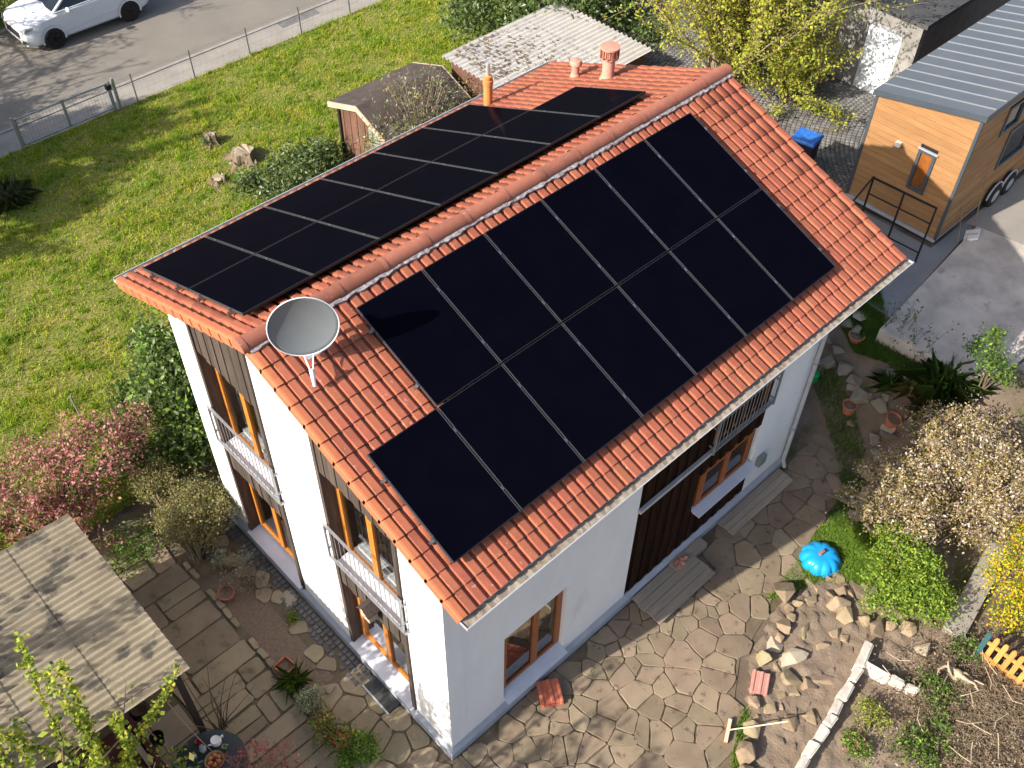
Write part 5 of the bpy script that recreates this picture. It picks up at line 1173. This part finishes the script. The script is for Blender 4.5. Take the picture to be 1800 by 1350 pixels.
# picket fence
pf = thing('picket_fence', 'low orange stained picket fence beside the brush heap', 'fence', (8.06,-5.12,0)); M['picket'] = mat('orange_stained_pine', (.56,.27,.075), (.48,.21,.055), 5, .65, rnd=.12, stretch=(6,6,.6))
for i in range(9):
    y = -.155*i; m = MB(); w = .044; lean = random.uniform(-.02,.02)
    m.extrude([(0,y-w+lean*0,.05),(0,y+w,.05),(0,y+w+lean,.90),(0,y+w*.55+lean,.96),(0,y-w*.55+lean,.96),(0,y-w+lean,.90)], (-.02,0,0)); m.build('picket', M['picket'] if i else mat('blue_green_stain', (.03,.09,.10), None, rough=.7), pf)
for z in (.28,.66): m = MB(); m.bar((.02,.05,z),(.02,-1.4,z), .035, .07); m.build('rail', M['picket'], pf)

# ------------------------------------------------------------------ patio things
M['deck'] = mat('grey_deck_timber', (.33,.28,.22), (.26,.22,.17), 3, .8, .3, 40, rnd=.12, stretch=(.5,6,6))
dk = thing('deck_step', 'weathered wooden deck step before the dark cladding', 'step', (4.36,-.82,0))
for i in range(4): m = MB(); m.box((random.uniform(-.02,.02),i*.18+.004,.13),(1.62+random.uniform(-.02,.02),i*.18+.176,.165)); m.build('plank', M['deck'], dk)
for x in (.1,.8,1.5): m = MB(); m.box((x,.02,.0),(x+.06,.70,.129)); m.build('joist', M['deck'], dk)
m = MB(); m.box((5.45,-.30,.02),(6.35,-.085,.20)); tag(m.build('door_step', M['deck']), 'narrow timber step against the dark cladding', 'step')
pk = thing('plank_walk', 'long grey plank walk at the foot of the wall', 'boardwalk', (6.95,-.5,0))
for i in range(3): m = MB(); m.box((random.uniform(-.02,.02),i*.136+.003,.07),(2.0+random.uniform(-.02,.02),i*.136+.132,.10)); m.build('plank', M['deck'], pk)
for x in (.15,1.0,1.8): m = MB(); m.box((x,.02,.0),(x+.06,.38,.069)); m.build('joist', M['deck'], pk)
M['brick'] = mat('broken_red_clay', (.46,.22,.16), (.40,.17,.12), 8, .85, .3, 40, rnd=.2)
for k, (dx, dy, s) in enumerate(((0,0,.17),(.15,.03,.17),(.05,.16,.17),(.21,.17,.16),(.30,.08,.15))):
    me = rockmesh(s, 300+k, .6); me.materials.append(M['brick']); o = link('clay_chunk', me, None, (5.50+dx*.9, -.27+dy*.5, .197)); tag(o, 'broken red clay chunk lying on the narrow step', 'clay chunk', 'clay chunks on the deck step')
def tile_pile(label, px, py, n, rz, m_, w=.24, l=.36):
    t = thing('tile_pile', label, 'roof tiles', gp(px, py)+[0,0,.035], rz)
    for k in range(n):
        m = MB(); pr = [(-w/2,.0),(-w/2,.022),(-w*.36,.03),(-w*.28,.012),(-w*.05,.014),(w*.0,.032),(w*.10,.034),(w*.16,.014),(w*.36,.012),(w*.44,.03),(w/2,.024),(w/2,0)]
        z = k*.042; m.extrude([(u, -l/2, h+z) for u, h in pr], (0, l, 0)); o = m.build('tile', M[m_], t); o.rotation_euler = (0,0,random.uniform(-.04,.04)); o.location = (random.uniform(-.01,.01), random.uniform(-.015,.015), 0)
M['redtile'] = mat('new_red_tile', (.50,.15,.085), (.42,.12,.07), 7, .6); M['pinktile'] = mat('faded_pink_tile', (.50,.25,.20), (.44,.20,.16), 7, .75)
tile_pile('stack of red roof tiles on the patio by the low window', 966, 1222, 4, R(-32), 'redtile', .40, .44)
tile_pile('pair of faded pink roof tiles at the patio edge', 1334, 1205, 3, R(-62), 'pinktile', .30, .42)
br = thing('broom', 'red and cream headed broom with a pale wooden handle', 'broom', gp(1278,1288)); hp = zp(1385,1268,.45)-gp(1278,1288)
d_ = (gp(1283,1263)-gp(1274,1307)); d_ /= np.linalg.norm(d_); MB().bar(-d_*.21+[0,0,.10], d_*.21+[0,0,.10], .06, .04).build('head', mat('cream_wood', (.62,.50,.36), None), br)
MB().bar(-d_*.21+[-.0,0,.045], d_*.21+[0,0,.045], .075, .065).build('bristles', mat('red_bristle', (.36,.09,.05), (.28,.06,.04), 60, .9), br); MB().tube([(0,0,.11), tuple(hp)], .012, 8).build('handle', mat('pale_handle', (.66,.55,.36), None, rough=.5), br, 40)
sb = thing('sandbox_lid', 'bright blue scalloped plastic shell lid lying on the grass', 'sandbox lid', gp(1441,985)); M['blue'] = mat('bright_blue_plastic', (.012,.30,.68), None, rough=.3, spec=.5)
m = MB(); seg = 60; vs = []; prof = [(1.0,.0),(1.0,.03),(.93,.035),(.91,.09),(.80,.17),(.60,.215),(.34,.225),(.12,.21)]
for k, z in prof:
    for i in range(seg):
        a = 2*math.pi*i/seg; sc = .97+.13*abs(math.sin(a*5))**.7*(1 if k > .5 else k); vs.append((.37*k*sc*math.cos(a), .37*k*sc*math.sin(a), z+.012))
m.add(vs, [(a*seg+i, a*seg+(i+1) % seg, (a+1)*seg+(i+1) % seg, (a+1)*seg+i) for a in range(len(prof)-1) for i in range(seg)]+[tuple((len(prof)-1)*seg+i for i in range(seg))]); m.build('shell', M['blue'], sb, 60)
me = rockmesh(.24, 77, .5); me.materials.append(M['brick']); p = gp(1441,985); tag(link('rock', me, None, (p[0]+.0, p[1]+.0, p[2]+.225)), 'reddish stone weighing down the blue shell lid', 'rock')
pot('red plastic pot on the shaded grass', gp(1490,724), .16, .25, m_='terra'); pot('tilted terracotta pot in the shaded bed', gp(1563,745), .17, .24, tilt=.25); pot('clay pot half hidden under the slab edge', gp(1503,598), .17, .16)
su = thing('pot_saucer', 'pale clay saucer leaning below the tilted pot', 'saucer', gp(1560,757)+[0,0,.05]); MB().lathe([(.10,.0),(.15,.035),(.155,.035),(.145,.03),(.10,.008),(.005,.008)], 22).build('dish', mat('pale_clay', (.50,.38,.30), (.44,.32,.25), 8, .8), su, 40); su.rotation_euler = (-.2,-.25,0)
wc = thing('watering_can', 'green plastic watering can behind the house corner', 'watering can', gp(1428,668)); M['gplast'] = mat('green_plastic', (.02,.32,.09), None, rough=.4)
MB().lathe([(.11,0),(.12,.02),(.12,.22),(.09,.25),(.06,.25)], 16).build('body', M['gplast'], wc, 40); MB().tube([(.10,0,.06),(.24,0,.20),(.30,0,.30)], [.025,.018,.03], 8).build('spout', M['gplast'], wc, 40); MB().tube([(-.11,0,.05),(-.20,0,.16),(-.12,0,.30),(.02,0,.30),(.06,0,.24)], .013, 6).build('handle', M['gplast'], wc, True)
mt_ = thing('boot_grate', 'black slatted boot grate in front of the glass door', 'grate', (-.34,1.28,.036))
m = MB(); m.box((0,0,0),(.26,.72,.012)); m.build('tray', M['black'], mt_)
for k in range(11): m = MB(); m.box((.008+k*.0225,.01,.0125),(.022+k*.0225,.71,.026)); m.build('slat', mat('dark_blue_grey_slat', (.05,.06,.07), (.13,.12,.10), 14, .5), mt_)
m = MB(); m.box((-.03,-.01,.0),(-.002,.73,.03)); m.build('frame', M['zinc'], mt_)
bh = thing('bird_house', 'small wooden bird house hanging below the balcony rail', 'bird house', (-.14,1.70,2.62)); M['bwood'] = mat('bleached_wood', (.46,.36,.30), (.38,.29,.23), 6, .85, stretch=(6,6,.8))
m = MB(); m.extrude([(-.09,-.11,0),(-.09,.11,0),(-.09,.11,.24),(-.09,0,.34),(-.09,-.11,.24)], (.17,0,0)); m.build('box', M['bwood'], bh)
for s in (-1,1): m = MB(); m.extrude([(-.13,0,.372),(-.13,s*.15,.235),(-.13,s*.15,.215),(-.13,0,.35)], (.23,0,0)); m.build('roof', M['timber'], bh)
MB().lathe([(.022,0),(.022,.01)], 12).build('hole', M['black'], bh).matrix_local = Matrix.Translation((-.0915,0,.2)) @ Matrix.Rotation(R(-90), 4, 'Y')
MB().tube([(-.13,0,.10),(-.09,0,.10)], .006, 6).build('perch', M['twig'], bh)

# ------------------------------------------------------------------ raised yard: tiny house, bin, garage, railing
M['larch'] = mat('honey_larch_boards', (.345,.185,.078), (.295,.15,.06), 2.5, .6, .15, 40, rnd=.10, stretch=(4,.7,4), c3=(.30,.14,.05), s3=5, t3=.66, w3=.06)
M['larchs'] = mat('honey_larch_side', (.38,.20,.08), (.30,.15,.055), 2.5, .6, .15, 40, rnd=.16, stretch=(.7,4,4))
M['anth'] = mat('anthracite_metal', (.075,.09,.105), (.065,.08,.095), 2, .4, metal=.2)
M['roofgrey'] = mat('slate_grey_sheet', (.125,.14,.155), (.11,.125,.14), 1.5, .45, metal=.2)
th = thing('tiny_house', 'honey timber tiny house on a trailer with grey metal roof', 'tiny house', (15.4,.78,HT))
TWd, TLn, zb, zr_, zl_ = 2.42, 7.6, .20, 3.42, 2.93          # width, length, floor, roof edge heights
def tzt(y): return zr_+(zl_-zr_)*y/TWd
nb = 22; bhh = (zr_-zb)/nb
for i in range(nb):
    z0 = zb+i*bhh+.004; z1 = zb+(i+1)*bhh-.004
    def seg_(y0, y1):
        ya, yb = y0, y1; pts = [(0,ya,z0),(0,yb,z0),(0,yb,z1),(0,ya,z1)]
        # clip by the sloping roof line
        P2 = clip([(p[1], p[2]) for p in pts], np.array([(zr_-zl_)/TWd, 1.0]), zr_-.02)
        if len(P2) < 3: return
        m = MB(); m.extrude([(random.uniform(-.002,.002),u,v) for u, v in P2], (.03,0,0)); m.build('front_board', M['larch'], th)
    wy0, wy1, wz0, wz1 = .66, 1.08, 1.12, 2.14
    if z1 > wz0 and z0 < wz1: seg_(.06, wy0); seg_(wy1, TWd-.06)
    else: seg_(.06, TWd-.06)
m = MB(); m.extrude([(.04,.03,zb),(.04,TWd-.03,zb),(.04,TWd-.03,zl_-.03),(.04,.03,zr_-.05)], (TLn-.08,0,0)); m.build('core', M['black'], th)
for y in (0, TWd): 
    m = MB(); s0 = -.005 if y == 0 else TWd-.06; m.extrude([(-.02,s0,zb-.02),(-.02,s0+.065,zb-.02),(-.02,s0+.065,tzt(s0+.065)-.02),(-.02,s0,tzt(s0)-.02)], (.06,0,0)); m.build('corner_trim', M['anth'], th)
nsb = 32; sh_ = (zr_-.1-zb)/nsb; wins = ((1.25,2.05,2.42,3.10),(1.9,3.2,1.2,2.25),(3.9,5.0,1.6,2.6))
for i in range(nsb):
    z0 = zb+i*sh_+.004; z1 = zb+(i+1)*sh_-.004; cuts = sorted((a, b) for a, b, c, d in wins if z1 > c and z0 < d); x = .06; spans = []
    for a, b in cuts: spans.append((x, a)); x = b
    spans.append((x, TLn-.06))
    for a, b in spans:
        if b-a > .02: m = MB(); m.box((a,.0,z0),(b,.028,z1)); m.build('side_board', M['larchs'], th)
def twin(P0, ux, w, z0, z1, nrm_):
    P0 = np.array(P0, float); ux = np.array(ux, float); nn = np.array(nrm_, float); t_ = .07
    def sl_(a, b, c, d, e0, e1):
        ps = [P0+ux*u+np.array([0,0,z])+nn*e for e in (e0, e1) for u, z in ((a,c),(b,c),(b,d),(a,d))]; return ps
    m = MB()
    for a, b, c, d in ((0,t_,z0,z1),(w-t_,w,z0,z1),(t_,w-t_,z0,z0+t_),(t_,w-t_,z1-t_,z1)): m.add(sl_(a,b,c,d,-.03,.045), [(0,3,2,1),(4,5,6,7),(0,1,5,4),(1,2,6,5),(2,3,7,6),(3,0,4,7)])
    f = m.build('window_frame', M['anth'], th); m = MB(); m.add([P0+ux*u+np.array([0,0,z])+nn*.0 for u, z in ((t_,z0+t_),(w-t_,z0+t_),(w-t_,z1-t_),(t_,z1-t_))], [(0,1,2,3)]); m.build('pane', M['tinyglass'], f)
M['tinyglass'] = mat('amber_dark_glass', (.30,.10,.02), (.12,.045,.015), 1.2, .06, spec=.6)
twin((0,wy1+.0,0), (0,-1,0), wy1-wy0, wz0, wz1, (-1,0,0)); M['tinyglass'] = mat('dark_window_glass', (.02,.022,.025), None, rough=.05, spec=.6)
for a, b, c, d in wins: twin((a,.01,0), (1,0,0), b-a, c, d, (0,-1,0))
m = MB(); m.box((-.055,wy0-.03,wz1),(.0,wy1+.03,wz1+.03)); m.build('window_head', M['zinc'], th)
m = MB(); m.box((-.10,1.50,1.96),(-.004,1.62,2.06)); m.build('wall_lamp', mat('white_lamp', (.72,.70,.66), None, rough=.4), th)
m = MB(); e = .06; m.extrude([(-.07,-e,tzt(-e)-.01),(-.07,TWd+e,tzt(TWd+e)-.01),(-.07,TWd+e,tzt(TWd+e)+.05),(-.07,-e,tzt(-e)+.05)], (TLn+.14,0,0)); rf_ = m.build('roof', M['roofgrey'], th)
for k in range(17):
    x = .30+k*.445; m = MB(); m.extrude([(x,-e+.02,tzt(-e)+.05),(x,TWd+e-.02,tzt(TWd+e)+.05),(x,TWd+e-.02,tzt(TWd+e)+.078),(x,-e+.02,tzt(-e)+.078)], (.014,0,0)); m.build('roof_seam', mat('seam_edge', (.20,.22,.24), None, rough=.4, metal=.2) if k == 0 else bpy.data.materials['seam_edge'], rf_)
m = MB(); m.extrude([(-.085,-e-.012,tzt(-e)-.07),(-.085,TWd+e,tzt(TWd+e)-.07),(-.085,TWd+e,tzt(TWd+e)+.06),(-.085,-e-.012,tzt(-e)+.06)], (.014,0,0)); m.build('roof_trim', M['anth'], th)
m = MB(); m.extrude([(-.07,-e-.014,tzt(-e)-.10),(-.07,-e-.002,tzt(-e)-.10),(-.07,-e-.002,tzt(-e)+.075),(-.07,-e-.014,tzt(-e)+.075)], (TLn+.14,0,0)); m.build('roof_trim', M['anth'], th)
m = MB(); m.box((-.03,.02,zb-.09),(TLn,TWd-.02,zb-.012)); m.build('trailer_frame', M['zinc'], th)
for x in (2.35, 3.05):
    for y in (.12, TWd-.12): w = MB(); w.lathe([(.12,-.09),(.27,-.09),(.30,-.06),(.30,.06),(.27,.09),(.12,.09)], 20); wo = w.build('wheel', M['tyre'], th, 40); wo.location = (x, y-.18 if y < 1 else y, .30); wo.rotation_euler = (R(90),0,0); MB().lathe([(.16,.092),(.02,.10)], 16).build('hub_cap', M['zinc'], wo)
    m = MB(); m.tube([(x+.36*math.cos(a), -.10, .30+.36*math.sin(a)) for a in np.linspace(.1, 3.04, 10)], .02, 6); m.build('mudguard', M['zinc'], th)
gr_ = thing('guard_railing', 'black steel guard railing in front of the tiny house', 'railing', (14.6,0,HT)); M['blacksteel'] = mat('black_steel', (.012,.012,.013), None, rough=.5)
for y in (.76, 1.54, 2.32): m = MB(); m.bar((0,y,-.3),(0,y,1.52), .035, .035); m.build('post', M['blacksteel'], gr_)
for z, r in ((1.53,.045),(1.1,.02),(.68,.02),(.28,.02)): m = MB(); m.bar((0,.74,z),(0,2.34,z-.05), .03, r); m.build('rail', M['blacksteel'], gr_)
m = MB(); m.bar((0,2.34,1.48),(-1.0,2.4,.75), .03, .04); m.build('hand_rail', M['blacksteel'], gr_)
bn = thing('waste_bin', 'black wheelie bin with a bright blue lid', 'waste bin', (15.5,4.62,HT+.02), R(10))
m = MB(); m.add([(-.22,-.24,.06),(.22,-.24,.06),(.22,.24,.06),(-.22,.24,.06),(-.27,-.28,.92),(.27,-.28,.92),(.27,.28,.92),(-.27,.28,.92)], [(0,3,2,1),(4,5,6,7),(0,1,5,4),(1,2,6,5),(2,3,7,6),(3,0,4,7)]); m.build('body', M['black'], bn)
m = MB(); m.prism([(-.30,-.31),(.30,-.31),(.30,.31),(-.30,.31)], .93, 1.0, bev=.03); m.build('lid', mat('blue_lid', (.02,.11,.42), (.05,.2,.55), 8, .4), bn)
for s in (-1,1): w = MB(); w.lathe([(.10,-.025),(.10,.025)], 14); wo = w.build('wheel', M['tyre'], bn); wo.location = (.24, s*.24, .10); wo.rotation_euler = (R(90),0,0)
m = MB(); m.bar((.31,-.25,.90),(.31,.25,.90), .03, .03); m.build('handle', M['black'], bn)
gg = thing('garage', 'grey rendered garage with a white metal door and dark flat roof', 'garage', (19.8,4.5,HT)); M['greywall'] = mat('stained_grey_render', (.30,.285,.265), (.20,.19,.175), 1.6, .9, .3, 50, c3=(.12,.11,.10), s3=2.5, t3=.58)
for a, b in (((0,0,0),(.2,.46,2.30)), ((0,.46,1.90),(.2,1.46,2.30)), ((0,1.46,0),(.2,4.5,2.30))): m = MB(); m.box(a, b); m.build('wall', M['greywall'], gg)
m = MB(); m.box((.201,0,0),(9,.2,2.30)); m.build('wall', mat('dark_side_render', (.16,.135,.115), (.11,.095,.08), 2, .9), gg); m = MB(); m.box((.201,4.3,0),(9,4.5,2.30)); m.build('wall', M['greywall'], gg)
m = MB(); m.box((-.06,-.12,2.30),(9.1,4.62,2.42)); m.build('roof', mat('black_roof_felt', (.05,.05,.052), (.075,.073,.07), 2, .9, .4), gg)
d0 = MB(); d0.box((.03,.47,.01),(.07,1.45,1.89)); d0 = d0.build('door', mat('white_blue_door', (.66,.70,.73), (.58,.62,.66), 3, .5), gg); m = MB(); m.box((-.02,.42,1.87),(.03,1.50,1.94)); m.build('door_frame', M['zinc'], gg); m = MB(); m.tube([(.03,1.25,.95),(-.02,1.25,.95),(-.02,1.15,.95)], .012, 6); m.build('handle', M['steel'], d0)
ws = thing('white_board', 'white slatted board propped on the slab corner', 'board', zp(1710,412,HT+.1)-[0,0,.04], R(20)); m = MB(); m.box((-.2,-.16,.0),(.2,.16,.04), Matrix.Rotation(R(-28), 4, 'X')); m.build('panel', M['porc'], ws); m = MB(); m.box((-.02,-.14,.041),(.02,.14,.05), Matrix.Rotation(R(-28), 4, 'X')); m.build('batten', M['zinc'], ws)
for a, b, lb in ((zp(1700,310,HT+1.25), gp(1683,430), 'thin dark stake at the slab edge'), (zp(1733,310,HT+1.25), gp(1712,400), 'thin pale stake beside the white board')): m = MB(); m.tube([b, a], .012, 6); tag(m.build('stake', M['twig']), lb, 'stake')
m = MB(); m.prism([(16.9,-2.6),(17.4,-2.6),(17.4,-3.6),(13.8,-3.4),(13.2,-2.45)], HT-.1, HT+.05); struct('yard_edge', m, M['walk'])
